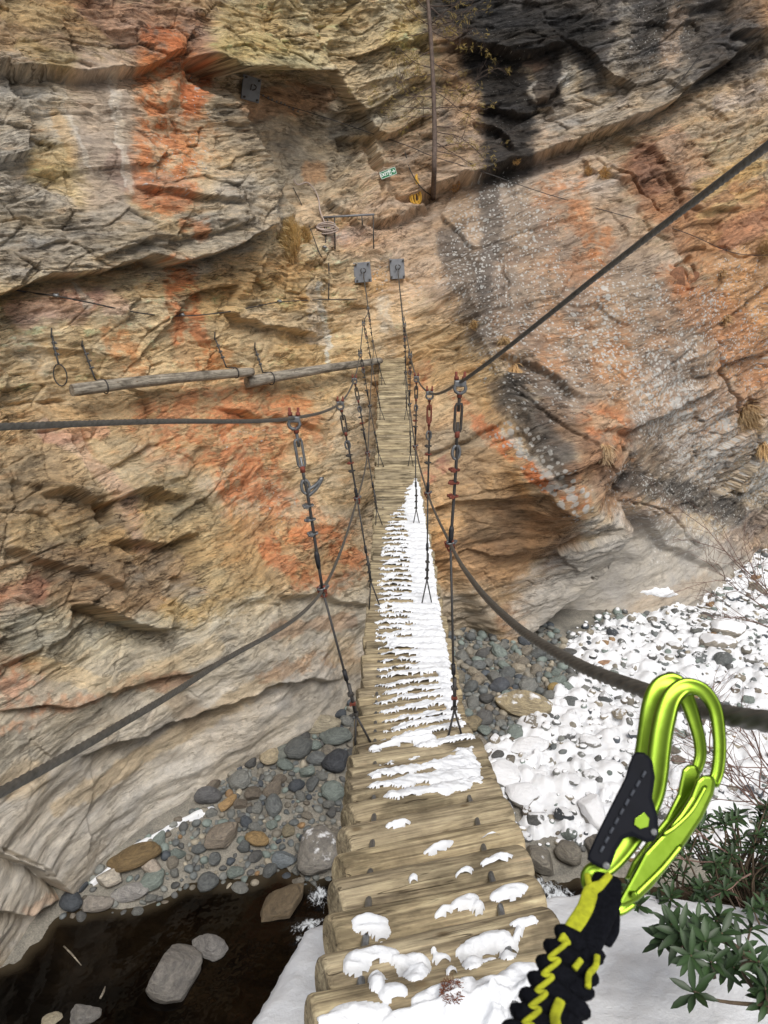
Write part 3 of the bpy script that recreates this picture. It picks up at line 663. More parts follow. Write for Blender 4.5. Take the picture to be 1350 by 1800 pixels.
C = C * (1 - lift) + np.array([196, 176, 142], np.float32) * lift
C = np.clip(C * 1.04, 8, 240)
ALB = 2.45
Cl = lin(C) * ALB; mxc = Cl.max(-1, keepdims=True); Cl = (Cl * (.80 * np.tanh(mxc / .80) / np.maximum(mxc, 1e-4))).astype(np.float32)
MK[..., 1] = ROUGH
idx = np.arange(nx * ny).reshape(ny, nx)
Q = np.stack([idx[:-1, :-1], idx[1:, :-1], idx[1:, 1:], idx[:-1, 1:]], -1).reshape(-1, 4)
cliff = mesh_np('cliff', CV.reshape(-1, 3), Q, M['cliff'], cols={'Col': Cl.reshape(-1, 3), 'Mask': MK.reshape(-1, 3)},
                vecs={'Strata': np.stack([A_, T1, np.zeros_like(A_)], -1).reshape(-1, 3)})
tag(cliff, kind='structure')
def cliff_at(px, py, off=0.):
    j0, j1 = np.searchsorted(gy, [py - 60, py + 60]); i0, i1 = np.searchsorted(gx, [px - 60, px + 60])
    w_ = (slice(max(j0, 0), j1), slice(max(i0, 0), i1))
    dd = (PXc[w_] - px) ** 2 + (PYc[w_] - py) ** 2
    dd = dd + (dd > 9) * 1e5 + PDc[w_] * .5
    k = np.unravel_index(np.argmin(dd), dd.shape)
    return Vector(CV[w_][k].tolist()) + Vector(Nn[w_][k].tolist()) * off, Vector(Nn[w_][k].tolist())
# ================================================================ RIVER BED, WATER, STONES
def poly_sd(poly, X, Y):
    """signed distance in photo pixels, positive inside"""
    ins = np.zeros(X.shape, bool); best = np.full(X.shape, 1e9)
    n = len(poly)
    for i in range(n):
        x0, y0 = poly[i]; x1, y1 = poly[(i + 1) % n]
        c = ((y0 > Y) != (y1 > Y)) & (X < (x1 - x0) * (Y - y0) / (y1 - y0 + 1e-9) + x0)
        ins ^= c
        dx, dy = x1 - x0, y1 - y0
        t = np.clip(((X - x0) * dx + (Y - y0) * dy) / (dx * dx + dy * dy + 1e-9), 0, 1)
        best = np.minimum(best, (X - x0 - t * dx) ** 2 + (Y - y0 - t * dy) ** 2)
    return np.sqrt(best) * np.where(ins, 1, -1)
ZW = -9.9
POOL = [(-300,1760),(30,1690),(100,1612),(170,1600),(240,1590),(330,1560),(420,1560),(500,1530),(545,1548),(620,1515),(760,1500),(900,1515),(960,1545),(1040,1545),(1200,1560),(1500,1560),(1500,2300),(-300,2300)]
ZONE_L = [(455,1262),(620,1240),(700,1240),(700,1560),(545,1560),(500,1540),(300,1600),(90,1630),(180,1530),(345,1430),(355,1370)]
ZONE_R = [(760,1100),(960,1110),(1010,1160),(1020,1225),(930,1262),(860,1300),(835,1330),(760,1330)]
def ground_xy(X, Y):
    px, py, d = proj(X, Y, np.full_like(X, -9.8))
    nz = 12 * fbm(X * .9, Y * .9, 4, 150)
    sdp = -poly_sd(POOL, px + nz, py + nz)
    sdp = np.where(d < 2, 100, sdp)
    h = np.where(sdp > 0, .36 * (1 - np.exp(-sdp / 90)) + np.maximum(sdp - 60, 0) * .0003, np.maximum(sdp * .012, -.6))
    h = h + .09 * fbm(X * .8, Y * .8, 4, 152) + .03 * fbm(X * 4, Y * 4, 3, 155)
    return ZW - .03 + np.minimum(h, 1.4)
gxs = np.r_[np.arange(-30, -8, 2.), np.arange(-8, 16, .07), np.arange(16, 60, 2.)]
gys = np.r_[np.arange(-10, 6.5, 1.), np.arange(6.5, 24, .07), np.arange(24, 60, 2.)]
BX, BY = np.meshgrid(gxs, gys); BZ = ground_xy(BX, BY)
def gh(x, y):
    i = min(max(np.searchsorted(gxs, x) - 1, 0), len(gxs) - 2); j = min(max(np.searchsorted(gys, y) - 1, 0), len(gys) - 2)
    return float(BZ[j, i])
def grid_q(ny_, nx_):
    idx = np.arange(nx_ * ny_).reshape(ny_, nx_)
    return np.stack([idx[:-1, :-1], idx[:-1, 1:], idx[1:, 1:], idx[1:, :-1]], -1).reshape(-1, 4)
m_bed, nt, b = newmat('river_sand')
v = objco(nt); n1 = noise(nt, v, 2.5, 7, .65); n2 = noise(nt, v, 40, 4, .7)
c = ramp(nt, n1, [(.3, L3(104, 102, 96)), (.7, L3(160, 154, 142))]); c = mix(nt, c, ramp(nt, n2, [(.3, (.6, .6, .6)), (.7, (1.3, 1.3, 1.3))]), .8, 'MULTIPLY')
sx = nt.nodes.new('ShaderNodeSeparateXYZ'); nt.links.new(v, sx.inputs[0])
nt.links.new(c, b.inputs['Base Color']); b.inputs['Roughness'].default_value = .85; nt.links.new(bump(nt, n2, .7, .02), b.inputs['Normal'])
bed = mesh_np('river_bed', np.stack([BX, BY, BZ], -1).reshape(-1, 3), grid_q(*BX.shape), m_bed); tag(bed, kind='structure')

wxs = np.r_[np.arange(-30, -8, 2.), np.arange(-8, 12, .12), np.arange(12, 60, 4.)]; wys = np.r_[np.arange(-10, 5.5, 1.), np.arange(5.5, 12, .1), np.arange(12, 40, 4.)]
WXg, WYg = np.meshgrid(wxs, wys); wpx, wpy, wd = proj(WXg, WYg, np.full_like(WXg, ZW))
def blob(px, py, x, y, rx, ry, a=0):
    ca, sa = math.cos(R(a)), math.sin(R(a)); dx, dy = px - x, py - y
    return np.exp(-(((dx * ca + dy * sa) / rx) ** 2 + ((-dx * sa + dy * ca) / ry) ** 2))
foam = np.zeros_like(WXg)
for q in [(545,1625,38,14,-15), (560,1575,20,22,0), (600,1640,50,18,0), (535,1650,20,10,0), (985,1580,50,24,20), (1010,1612,50,26,20), (960,1560,40,16,30), (1060,1640,60,26,0), (700,1600,120,30,0), (850,1600,100,26,0)]:
    foam = np.maximum(foam, blob(wpx, wpy, *q))
shal = np.clip((ZW - ground_xy(WXg, WYg)) * 5, 0, 1); shal = (1 - shal) * (wd > 2)
wz = ZW + foam * .09 * (fbm(WXg * 5, WYg * 5, 3, 160) + .2)
water = mesh_np('river_water', np.stack([WXg, WYg, wz], -1).reshape(-1, 3), grid_q(*WXg.shape), M['water'], cols={'Mask': np.stack([foam, shal, foam * 0], -1).reshape(-1, 3)})
tag(water, kind='structure')

# ---- snow lying over the stony bed right of the bridge, with holes where stones stick out
SNOWZ = [(840,1320),(1000,1185),(985,1130),(1070,1085),(1180,1060),(1250,1000),(1320,920),(1700,700),(1900,1500),(1500,1530),(1080,1500),(1000,1490),(930,1475),(880,1420),(820,1400)]
sxs = np.arange(1.2, 17, .045); sys_ = np.arange(9.0, 25, .045)
SX, SY = np.meshgrid(sxs, sys_); SG = ground_xy(SX, SY)
spx, spy, sdd = proj(SX, SY, SG)
zz = poly_sd(SNOWZ, spx + 14 * fbm(SX * 2, SY * 2, 4, 170), spy + 14 * fbm(SX * 2, SY * 2, 4, 175))
f1, f2, pl_, id_ = worley(SX * 2.3, SY * 2.3, 180); f1b, _, _, idb = worley(SX * 4.4, SY * 4.4, 182)
lump = .17 * np.sqrt(np.clip(1 - f1 / .5, 0, 1)) * (id_ > .35) + .07 * np.sqrt(np.clip(1 - f1b / .5, 0, 1)) * (idb > .3)
cover = ss(-6, 16, zz); hole = fbm(SX * 1.1, SY * 1.1, 4, 185) * .9 + fbm(SX * 5, SY * 5, 3, 190) * .7
near_edge = 1 - ss(0, 60, zz)
thick = (.11 - .12 * ss(.12, .42, hole) - .09 * near_edge * ss(-.2, .3, fbm(SX * 3.5, SY * 3.5, 4, 192))) * cover - .1 * (1 - cover)
snz = SG + thick + lump * .8 * np.clip(thick * 22, 0, 1) + .02 * fbm(SX * 3, SY * 3, 3, 194)
sn = mesh_np('snow_on_river_bed', np.stack([SX, SY, snz], -1).reshape(-1, 3), grid_q(*SX.shape), M['snow'])
tag(sn, 'thin white snow lying between the stones of the river bed', 'snow', kind='stuff')
# thin line of snow along the foot of the water-worn wall, left gravel
qx = np.arange(-5.6, -1.5, .03); qy = np.arange(9.2, 14, .03); QX_, QY_ = np.meshgrid(qx, qy); QG = ground_xy(QX_, QY_); ppx, ppy, _ = proj(QX_, QY_, QG)
sdl = np.abs(seg_field([(160,1556),(195,1530),(240,1490),(300,1455),(350,1432),(372,1424)], ppx.astype(np.float32), ppy.astype(np.float32))[0]); sdl = 5 + 5 * fbm(QX_ * 2, QY_ * 2, 3, 197) - sdl
QZ = QG + np.where(sdl > 0, .03 + .05 * np.sqrt(np.clip(sdl / 6, 0, 1)), -.05)
Qg = grid_q(*QX_.shape); kp = (sdl.ravel()[Qg] > -4).all(1); Vq = np.stack([QX_, QY_, QZ], -1).reshape(-1, 3); u_ = np.unique(Qg[kp]); rm_ = np.zeros(len(Vq), int); rm_[u_] = np.arange(len(u_))
tag(mesh_np('snow_strip', Vq[u_], rm_[Qg[kp]], M['snow']), 'narrow line of snow at the foot of the smooth grey cliff', 'snow', kind='stuff')
def snow_h(x, y):
    i = int((x - 1.2) / .045); j = int((y - 9.0) / .045)
    if 0 <= i < len(sxs) and 0 <= j < len(sys_): return float(snz[j, i])
    return -99
# ---- stone shapes
def ico(sub):
    bm = bmesh.new(); bmesh.ops.create_icosphere(bm, subdivisions=sub, radius=1)
    V = np.array([v.co[:] for v in bm.verts]); Fc = np.array([[v.index for v in f.verts] for f in bm.faces]); bm.free(); return V, Fc
I1, F1_ = ico(2); I3, F3_ = ico(4)
def stone_shape(V, seed, facets=0, lump=.18, flat=.62):
    r_ = np.random.RandomState(seed)
    off = r_.rand(3) * 50
    d = np.array([mnoise.noise(Vector(v * .9 + off)) for v in V]); d2 = np.array([mnoise.noise(Vector(v * 2.6 + off)) for v in V])
    W = V * (1 + lump * 1.3 * d + lump * .35 * d2)[:, None]
    if facets:
        for k in range(facets):
            n = r_.normal(size=3); n /= np.linalg.norm(n); h = .48 + .3 * r_.rand()
            e = np.maximum(W @ n - h, 0); W = W - np.outer(e * .93, n)
        if len(V) > 300:
            d3 = np.array([mnoise.noise(Vector((v[0] * 3, v[1] * 3, v[2] * 9)) + Vector(off)) for v in V]); W = W * (1 + .06 * d3)[:, None]
    sc = np.array([1, .68 + .3 * r_.rand(), flat * (.75 + .5 * r_.rand())]); return W * sc
def rotm(r_, tilt=.35):
    a = r_.rand() * 2 * math.pi
    return Matrix.Rotation(a, 3, 'Z') @ Matrix.Rotation(r_.normal() * tilt, 3, 'X') @ Matrix.Rotation(r_.normal() * tilt, 3, 'Y')
SV = []
for k in range(16):
    W = stone_shape(I3, 100 + k, facets=0 if k < 8 else 5 + k % 3, lump=.2 if k < 8 else .14)
    me = bpy.data.meshes.new('stone_shape'); me.from_pydata(W.tolist(), [], F3_.tolist()); me.polygons.foreach_set('use_smooth', [True] * len(me.polygons)); me.materials.append(M['stone']); me.update(); SV.append(me)
def ground_pt(px, py):
    z = -9.7
    for _ in range(4):
        p = PZ(px, py, z); z = gh(p.x, p.y)
    return p
# large named boulders: px, py, width px, height factor, elongation, spin deg, shape, colour, snow(0..1.6), sink, name, label, category
HERO = [
 (563,1492,84,.62,1.25,70,9,(150,146,138),.62,.3,'large pale grey boulder capped with snow beside the log steps'),
 (500,1595,84,.5,1.9,62,10,(126,106,76),0,.45,'brown slanting boulder standing in the stream beside the white water'),
 (307,1712,92,.7,1.1,80,11,(142,138,132),.28,.3,'big cracked grey boulder in the dark pool, larger of the touching pair'),
 (366,1668,64,.62,1.15,-25,12,(150,148,146),0,.35,'smaller smooth grey boulder touching the big one in the dark pool'),
 (146,1784,56,.7,1.0,10,13,(140,138,134),0,.35,'grey boulder in the pool at the bottom edge'),
 (96,1796,44,.7,1.2,80,14,(196,184,152),0,.35,'cream and yellow boulder in the pool at the bottom edge'),
 (192,1541,54,.6,1.2,35,15,(206,196,178),.4,.3,'jagged cream boulder at the foot of the smooth grey cliff'),
 (236,1506,66,.45,2.2,22,2,(140,112,66),0,.3,'long ochre brown stone lying above the cream boulders'),
 (266,1520,40,.55,1.2,-30,13,(198,182,164),0,.3,'angular pale pink stone beside the ochre one'),
 (268,1546,40,.5,1.3,55,3,(140,158,150),0,.3,'pale green oval cobble at the pool edge'),
 (230,1568,52,.35,1.9,6,12,(170,168,166),.2,.3,'flat light grey slab at the waterline'),
 (168,1586,50,.45,1.5,8,13,(164,156,146),.2,.3,'blocky beige stone at the waterline under the cliff'),
 (391,1470,62,.5,1.35,55,10,(156,142,124),0,.35,'big taupe slab boulder half sunk in the gravel'),
 (364,1398,40,.7,1.15,10,1,(112,114,118),0,.25,'round dark grey cobble tucked against the cliff foot'),
 (397,1412,36,.4,2.0,65,13,(204,160,98),0,.3,'long orange stone leaning beside the round dark cobble'),
 (451,1474,38,.6,1.2,-15,4,(178,142,84),0,.3,'rounded orange brown cobble in the left gravel'),
 (593,1338,46,.75,1.1,20,9,(70,76,86),0,.25,'dark blue black boulder beside the left edge of the deck'),
 (562,1273,60,.5,1.7,-5,12,(190,178,148),0,.3,'long cream block at the upper end of the left gravel'),
 (520,1272,44,.5,1.6,8,5,(140,144,128),0,.3,'long olive grey stone beside the cream block'),
 (525,1315,46,.6,1.35,60,6,(104,110,110),0,.25,'dark slate boulder standing in the middle of the left stones'),
 (496,1322,42,.5,1.5,50,7,(128,136,128),0,.25,'green grey slanted stone between the cream and slate ones'),
 (474,1328,36,.7,1.1,70,0,(196,178,140),0,.25,'plump cream cobble near the cliff foot'),
 (488,1292,42,.5,1.8,-3,3,(186,146,84),0,.25,'orange elongated stone high in the left gravel'),
 (590,1294,46,.5,1.5,15,2,(120,132,128),0,.25,'teal grey oblong stone by the deck edge'),
 (500,1510,40,.5,1.2,-35,8,(132,146,156),0,.35,'blue grey flat stone at the outlet of the pool'),
 (510,1460,26,.6,1.2,60,14,(160,148,116),0,.3,'small tan stone above the blue grey flat one'),
 (922,1237,78,.55,1.7,-14,12,(190,172,130),.72,.25,'large tan block with a snowy top amid the cobbles right of the bridge'),
 (975,1209,24,.7,1.1,0,1,(194,160,84),.1,.25,'bright yellow brown cobble in the right cobble field'),
 (1066,1168,30,.55,1.4,-5,4,(202,150,108),.35,.25,'orange white stone in the snow near the cliff'),
 (832,1272,32,.8,1.1,0,9,(158,142,106),.3,.25,'olive tan stone beside the right edge of the deck'),
 (946,1512,58,.6,1.5,-50,10,(142,136,122),.55,.3,'tan wedge boulder with a snow cap at the stream edge'),
 (1000,1498,46,.75,1.2,-60,2,(140,134,120),.3,.3,'rounded grey brown boulder standing at the stream edge'),
 (1050,1490,42,.8,1.2,-70,11,(132,126,116),.5,.3,'dark upright rock behind the lanyard at the stream edge'),
 (1045,1425,70,.75,1.7,-75,13,(170,166,160),1.6,.2,'tall slab wholly covered with snow above the stream'),
 (893,1364,74,.5,1.1,10,14,(160,158,152),1.55,.3,'broad snow covered boulder close to the deck edge'),
 (945,1362,52,.5,1.4,-20,15,(160,158,152),1.5,.3,'snow covered boulder touching the broad one'),
 (922,1398,56,.6,1.2,-15,9,(150,146,140),1.3,.3,'grey boulder with a thick snow cap near the log steps'),
 (992,1290,36,.75,1.2,20,1,(120,122,124),1.2,.25,'dark grey rounded boulder with snow cap, left one of a pair'),
 (1036,1306,36,.8,1.15,-30,3,(150,150,146),1.1,.25,'pale egg shaped boulder with snow cap, right one of a pair'),
 (932,1312,60,.5,1.6,12,12,(138,130,116),1.35,.25,'long low snow topped rock with a dark hollow below'),
 (1255,1128,58,.65,1.3,-15,13,(170,162,148),1.05,.25,'angular beige boulder with snow near the cliff corner'),
 (1288,1105,64,.6,1.4,20,14,(166,158,142),1.1,.25,'wide beige boulder with snow behind the angular one'),
 (1155,1135,30,.8,1.1,70,7,(150,152,150),.9,.25,'round grey cobble standing in snow under the cliff'),
 (1325,1160,32,.7,1.1,0,5,(140,140,136),1.0,.25,'round grey stone in snow at the right margin of the bed'),
 (1335,1062,34,.7,1.2,0,6,(130,136,126),.9,.25,'greenish stone in snow far back at the cliff end'),
 (800,1190,34,.8,1.2,60,0,(140,134,116),0,.25,'olive brown boulder touching the right deck edge'),
 (840,1195,30,.8,1.3,70,4,(160,148,126),.0,.25,'beige upright cobble near the right deck edge'),
 (878,1205,32,.75,1.1,30,2,(92,100,112),.0,.25,'dark blue cobble in the middle of the right cobbles'),
 (700,1530,50,.7,1.2,20,11,(120,114,100),.4,.3,'grey boulder under the log steps'),
]
placed = []
for k, h in enumerate(HERO):
    px, py, wp, hf, el, spin, sh, c_, sno, sink, lab = h
    g = ground_pt(px, py); zg = max(g.z, ZW - .12); d = g.y * CP - g.z * SP; r_ = .5 * wp * d / F
    zg2 = zg
    g = PZ(px, py, zg + r_ * hf * (.85 - sink)); g.z = zg; zg = zg2
    me = SV[sh]; o = bpy.data.objects.new('boulder', me); link(o)
    o.color = tuple(float(x) for x in lin(np.array(c_) * .7 + np.mean(c_) * .3) * .75) + (sno,)
    o.rotation_euler = (rnd.uniform(-.12, .12), rnd.uniform(-.12, .12), R(spin))
    o.scale = (r_ * 1.12 * el ** .3, r_ * 1.12 / el ** .25, r_ * hf * 1.5); o.location = (g.x, g.y, g.z + r_ * hf * (.85 - sink))
    tag(o, lab, 'boulder'); placed.append((g.x, g.y, r_ * 1.02))
# scattered cobbles: dart throwing on the bed
PALC = [((116,124,126), 'blue grey'), ((136,140,136), 'grey'), ((104,106,106), 'dark grey'), ((148,140,124), 'taupe'), ((134,152,146), 'green grey'), ((84,94,106), 'slate blue'), ((178,166,142), 'beige'), ((176,132,82), 'orange brown'), ((128,116,100), 'brown grey')]
PALC = [(tuple(.68 * v + .32 * sum(c_) / 3 for v in c_), n_) for c_, n_ in PALC]
PW = [.2, .2, .14, .12, .12, .07, .08, .02, .05]
cell = {}
def free(x, y, r_):
    ci, cj = int(x / .5), int(y / .5)
    for a in (-1, 0, 1):
        for b_ in (-1, 0, 1):
            for (u, v_, s_) in cell.get((ci + a, cj + b_), ()):
                if (u - x) ** 2 + (v_ - y) ** 2 < (r_ + s_) ** 2 * .62: return False
    return True
for (x, y, r_) in placed: cell.setdefault((int(x / .5), int(y / .5)), []).append((x, y, r_))
cand = []
def zone_weight(px, py):
    return 0
for (size_lo, size_hi, tries) in ((.14, .21, 6000), (.095, .14, 16000), (.06, .095, 40000), (.032, .06, 80000)):
    X = nrs.uniform(-5.5, 15, tries); Y = nrs.uniform(8.5, 24, tries); Zg = ground_xy(X, Y)
    px, py, d = proj(X, Y, Zg)
    zl = poly_sd(ZONE_L, px, py); zr = poly_sd(ZONE_R, px, py); zs = poly_sd(SNOWZ, px, py); dens = fbm(X * .9, Y * .9, 3, 200); un = nrs.rand(tries); rr = nrs.uniform(size_lo, size_hi, tries)
    for i in range(tries):
        if px[i] < -20 or px[i] > 1420 or py[i] > 1700: continue
        x, y = float(X[i]), float(Y[i]); r_ = float(rr[i]); snow_v = 0.
        if zl[i] > -6:
            p_ = .45 + dens[i] * 1.1 if size_lo > .09 else .95
            if size_lo > .13: p_ = .5 if py[i] < 1420 else .06
            elif size_lo > .09 and py[i] > 1420: p_ = .25
            if size_lo < .05: p_ = .95 if py[i] > 1400 else .5
        elif zr[i] > -14: p_ = .9; snow_v = 0. if zr[i] > 30 else .35 * un[i]; 
        elif zs[i] > -10:
            far = py[i] < 1180
            p_ = (.03 if size_lo > .13 else .05 if size_lo > .09 else .06) * (1 + 2 * dens[i]) * (4.5 if zr[i] > -50 else 2.4 if zr[i] > -100 or py[i] < 1175 else 1.0) ; snow_v = .5 + .6 * nrs.rand()
            if size_lo < .05: p_ = .03
            if py[i] > 1440: p_ += .12
        else: continue
        if Zg[i] < ZW - (.12 if size_lo > .06 else .05): continue
        if size_lo > .13 and zr[i] > -14: p_ = .35
        if un[i] > p_ or not free(x, y, r_): continue
        cell.setdefault((int(x / .5), int(y / .5)), []).append((x, y, r_))
        z = float(Zg[i]); 
        if snow_v > .4: z = max(z, snow_h(x, y) - .25 * r_)
        cand.append((r_ / d[i] * F, x, y, z, r_, snow_v, 0 if zl[i] > -6 else 1, float(px[i])))
cand.sort(reverse=True)
nbig = 300 - len(HERO)
nm = ['rounded %s cobble in the gravel left of the bridge', '%s cobble lying right of the bridge, bare or flecked with snow', '%s cobble half buried in snow on the stony river bed']
for k, (_, x, y, z, r_, sv, side, px) in enumerate(cand[:nbig]):
    ci = nrs.choice(9, p=PW); c_, cn = PALC[ci]
    o = bpy.data.objects.new('cobble', SV[rnd.choice((0, 1, 2, 3, 4, 5, 6, 7, 8, 9, 10, 11, 12, 13, 14, 15))]); link(o)
    j = rnd.uniform(.85, 1.15); o.color = tuple(float(min(1, q * j * .75)) for q in lin(c_)) + (sv,)
    o.rotation_euler = (rnd.gauss(0, .25), rnd.gauss(0, .25), rnd.uniform(0, 6.28)); fz = rnd.uniform(.85, 1.2)
    o.scale = (r_ * 1.12, r_ * 1.12, r_ * fz); o.location = (x, y, z + r_ * .28)
    zt = 0 if side == 0 else (2 if sv > .4 else 1)
    tag(o, nm[zt] % cn, 'cobble', ('left gravel', 'right cobbles', 'snowy cobbles')[zt] + ', ' + cn)
base1 = [stone_shape(I1, 300 + k, facets=(0, 5, 0, 4)[k % 4], lump=.2) for k in range(12)]
rest = cand[nbig:]
VV = []; FF = []; CC = []; b0 = 0
for (_, x, y, z, r_, sv, side, px) in rest:
    W = base1[nrs.randint(12)] * r_ * 1.12; Rm = np.array(rotm(nrs, .3)); W = W @ Rm.T + np.array([x, y, z + r_ * .22])
    ci = nrs.choice(9, p=PW); c_ = lin(PALC[ci][0]) * .75 * nrs.uniform(.8, 1.25)
    VV.append(W); FF.append(F1_ + b0); b0 += len(W); CC.append(np.repeat(np.r_[c_, sv][None], len(W), 0))
gr = mesh_np('gravel', np.concatenate(VV), np.concatenate(FF), M['gravel'], cols={'Col': np.concatenate(CC)})
tag(gr, 'smaller cobbles and pebbles filling the river bed', 'gravel', kind='stuff')
print('stones', len(cand))
# a bleached stick lying in the pool
def stick(pts, label, r_=.012):
    mb = MB(); mb.tube([PZ(x, y, ZW + .01) for x, y in pts], [r_, r_ * 1.2, r_ * .5], 6); tag(mb.build('stick', M['greywood']), label, 'stick')
stick([(112,1663),(126,1677),(143,1697)], 'pale bare stick lying at the surface of the dark pool')
stick([(176,1755),(182,1744),(185,1734)], 'short pale twig in the pool near the grey boulder', .016)

# ================================================================ NEAR BANK
YE = ([-3, -1.2, -.75, -.5, -.3, .0, .5, 1.0, 1.6, 3, 6], [.3, .6, 1.05, 1.6, 2.15, 2.35, 2.45, 2.55, 2.4, 2.5, 2.9])
def bank_h(X, Y, snowtop=False):
    ye = np.interp(X, *YE)
    nz = fbm(X * 1.3, Y * 1.3, 4, 210)
    right = ss(.15, .75, X)
    pl0 = -2.28 + .0 * X
    pl = pl0 * (1 - right) + right * (-2.03 - .17 * np.clip(Y, -2, 3)) - .12 * np.clip(Y - 1.2, 0, 2)
    pl = pl + .05 * nz
    e = Y - ye + .12 * nz
    drop = np.where(e > 0, e * 2.6 + .8 * np.maximum(e - .5, 0), 0); drop = drop - .12 * np.exp(-np.abs(e) / .15) * 0
    rnd_ = .10 * np.exp(np.minimum(e, 0) / .22)
    z = pl - drop - rnd_
    return z, e
bxs = np.r_[np.arange(-12, -1.2, .4), np.arange(-1.2, 2.6, .018), np.arange(2.6, 14, .4)]; bys = np.r_[np.arange(-8, .5, .4), np.arange(.5, 3.2, .018), np.arange(3.2, 9, .25)]
KX, KY = np.meshgrid(bxs, bys); KZ, KE = bank_h(KX, KY)
f1, f2, plr, _ = worley(KX * 3, KY * 3 + KZ * 2, 215)
RZ = KZ - .13 + .06 * plr + .03 * fbm(KX * 6, KY * 6, 4, 216) + .05 * ss(0, .2, KE)
RX = KX + 0; RYY = KY + .1 * fbm(KX * 2, KZ * 2, 3, 218) * (KE > 0)
RZ = np.maximum(RZ, -12)
m_bank, nt, b = newmat('bank_rock')
v = objco(nt); n1 = noise(nt, v, 3.5, 7, .65, .4); n2 = noise(nt, v, 25, 5, .7)
c = ramp(nt, n1, [(.3, L3(70, 62, 40)), (.45, L3(116, 96, 66)), (.6, L3(168, 142, 100)), (.75, L3(96, 94, 50))]); c = mix(nt, c, ramp(nt, n2, [(.3, (.5, .5, .5)), (.7, (1.3, 1.3, 1.3))]), .8, 'MULTIPLY')
nt.links.new(c, b.inputs['Base Color']); b.inputs['Roughness'].default_value = .9; nt.links.new(bump(nt, n2, .8, .02), b.inputs['Normal'])
tag(mesh_np('river_bank', np.stack([RX, RYY, RZ], -1).reshape(-1, 3), grid_q(*KX.shape), m_bank), kind='structure')
sb = fbm(KX * 1.0, KY * 1.0, 4, 220); se = fbm(KX * 5, KY * 5, 4, 222)
SZ = KZ + .03 * sb + .02 * fbm(KX * 3.5, KY * 3.5, 4, 223) + .004 * fbm(KX * 12, KY * 12, 3, 224)
# heaped over the lowest log on its right hand
SZ = SZ + .0
lim = -.02 + .05 * se
SZ = SZ - .5 * ss(-.03, .1, KE - lim) 
tag(mesh_np('snow_on_bank', np.stack([KX, KY, SZ], -1).reshape(-1, 3), grid_q(*KX.shape), M['snow']), 'smooth deep white snow on the near bank round the foot of the log steps', 'snow', kind='stuff')
def bank_at(px, py):
    d = 1.0
    while d < 8:
        p = P(px, py, d)
        z, _ = bank_h(np.array([p.x]), np.array([p.y]))
        if p.z <= float(z[0]): return p
        d += .02
    return p
# ================================================================ THE SUSPENSION BRIDGE
_prof = [(-.5, -1.05), (.8, -1.53), (1.333, -1.75), (1.9, -1.99), (2.35, -2.177), (3.17, -2.52), (4.1, -2.70), (5.15, -2.85), (6.8, -3.03), (8.55, -3.12), (10.8, -3.12), (13.2, -3.03), (15.5, -2.88), (18.2, -2.64)]
_py = np.array([p[0] for p in _prof]); _pz = np.array([p[1] for p in _prof])
_sl = np.gradient(_pz, _py)
def deck_z(Y):
    i = int(np.clip(np.searchsorted(_py, Y) - 1, 0, len(_py) - 2)); h = _py[i + 1] - _py[i]; t = (Y - _py[i]) / h
    return float((2*t**3-3*t*t+1)*_pz[i] + (t**3-2*t*t+t)*h*_sl[i] + (-2*t**3+3*t*t)*_pz[i+1] + (t**3-t*t)*h*_sl[i+1])
def deck_hit(px, py):
    lo, hi = .3, 18.2
    k = lambda Y: PY(px, py, Y).z - deck_z(Y)          # positive: ray still above the deck
    prev = .5; Y = .5
    while Y < 19:
        if k(Y) < 0: break
        prev = Y; Y += .05
    for _ in range(20):
        mid = (prev + Y) / 2
        if k(mid) < 0: Y = mid
        else: prev = mid
    return PY(px, py, prev)
ELy = [1735,1660,1593,1543,1492,1447,1390,1335,1240,1160,1100,1000,900,800,740,640]; ELx = [566,578,587,595,603,610,613,622,632,640,645,653,658,661,663,668]
ERy = [1640,1580,1523,1480,1432,1395,1330,1310,1240,1180,1100,1000,900,800,740,640]; ERx = [966,940,917,903,888,868,846,825,806,797,782,764,746,731,722,712]
lx_ = lambda y: float(np.interp(y, ELy[::-1], ELx[::-1])); rx_ = lambda y: float(np.interp(y, ERy[::-1], ERx[::-1]))
def edge_pt(side, Y):
    """deck edge at forward distance Y"""
    z = deck_z(Y); _, py, d = proj(0., Y, z)
    px = lx_(py) if side < 0 else rx_(py)
    return Vector(((px - 675) / F * d, Y, z))
bridge = empty('suspension_bridge', (0.15, 1.2, -1.75))
tag(bridge, 'narrow footbridge of round logs hung on steel cables, crossing the gorge to the cliff', 'bridge')
BI = Matrix.Translation(bridge.location).inverted()
LOGS = []                                     # (left, right, radius)
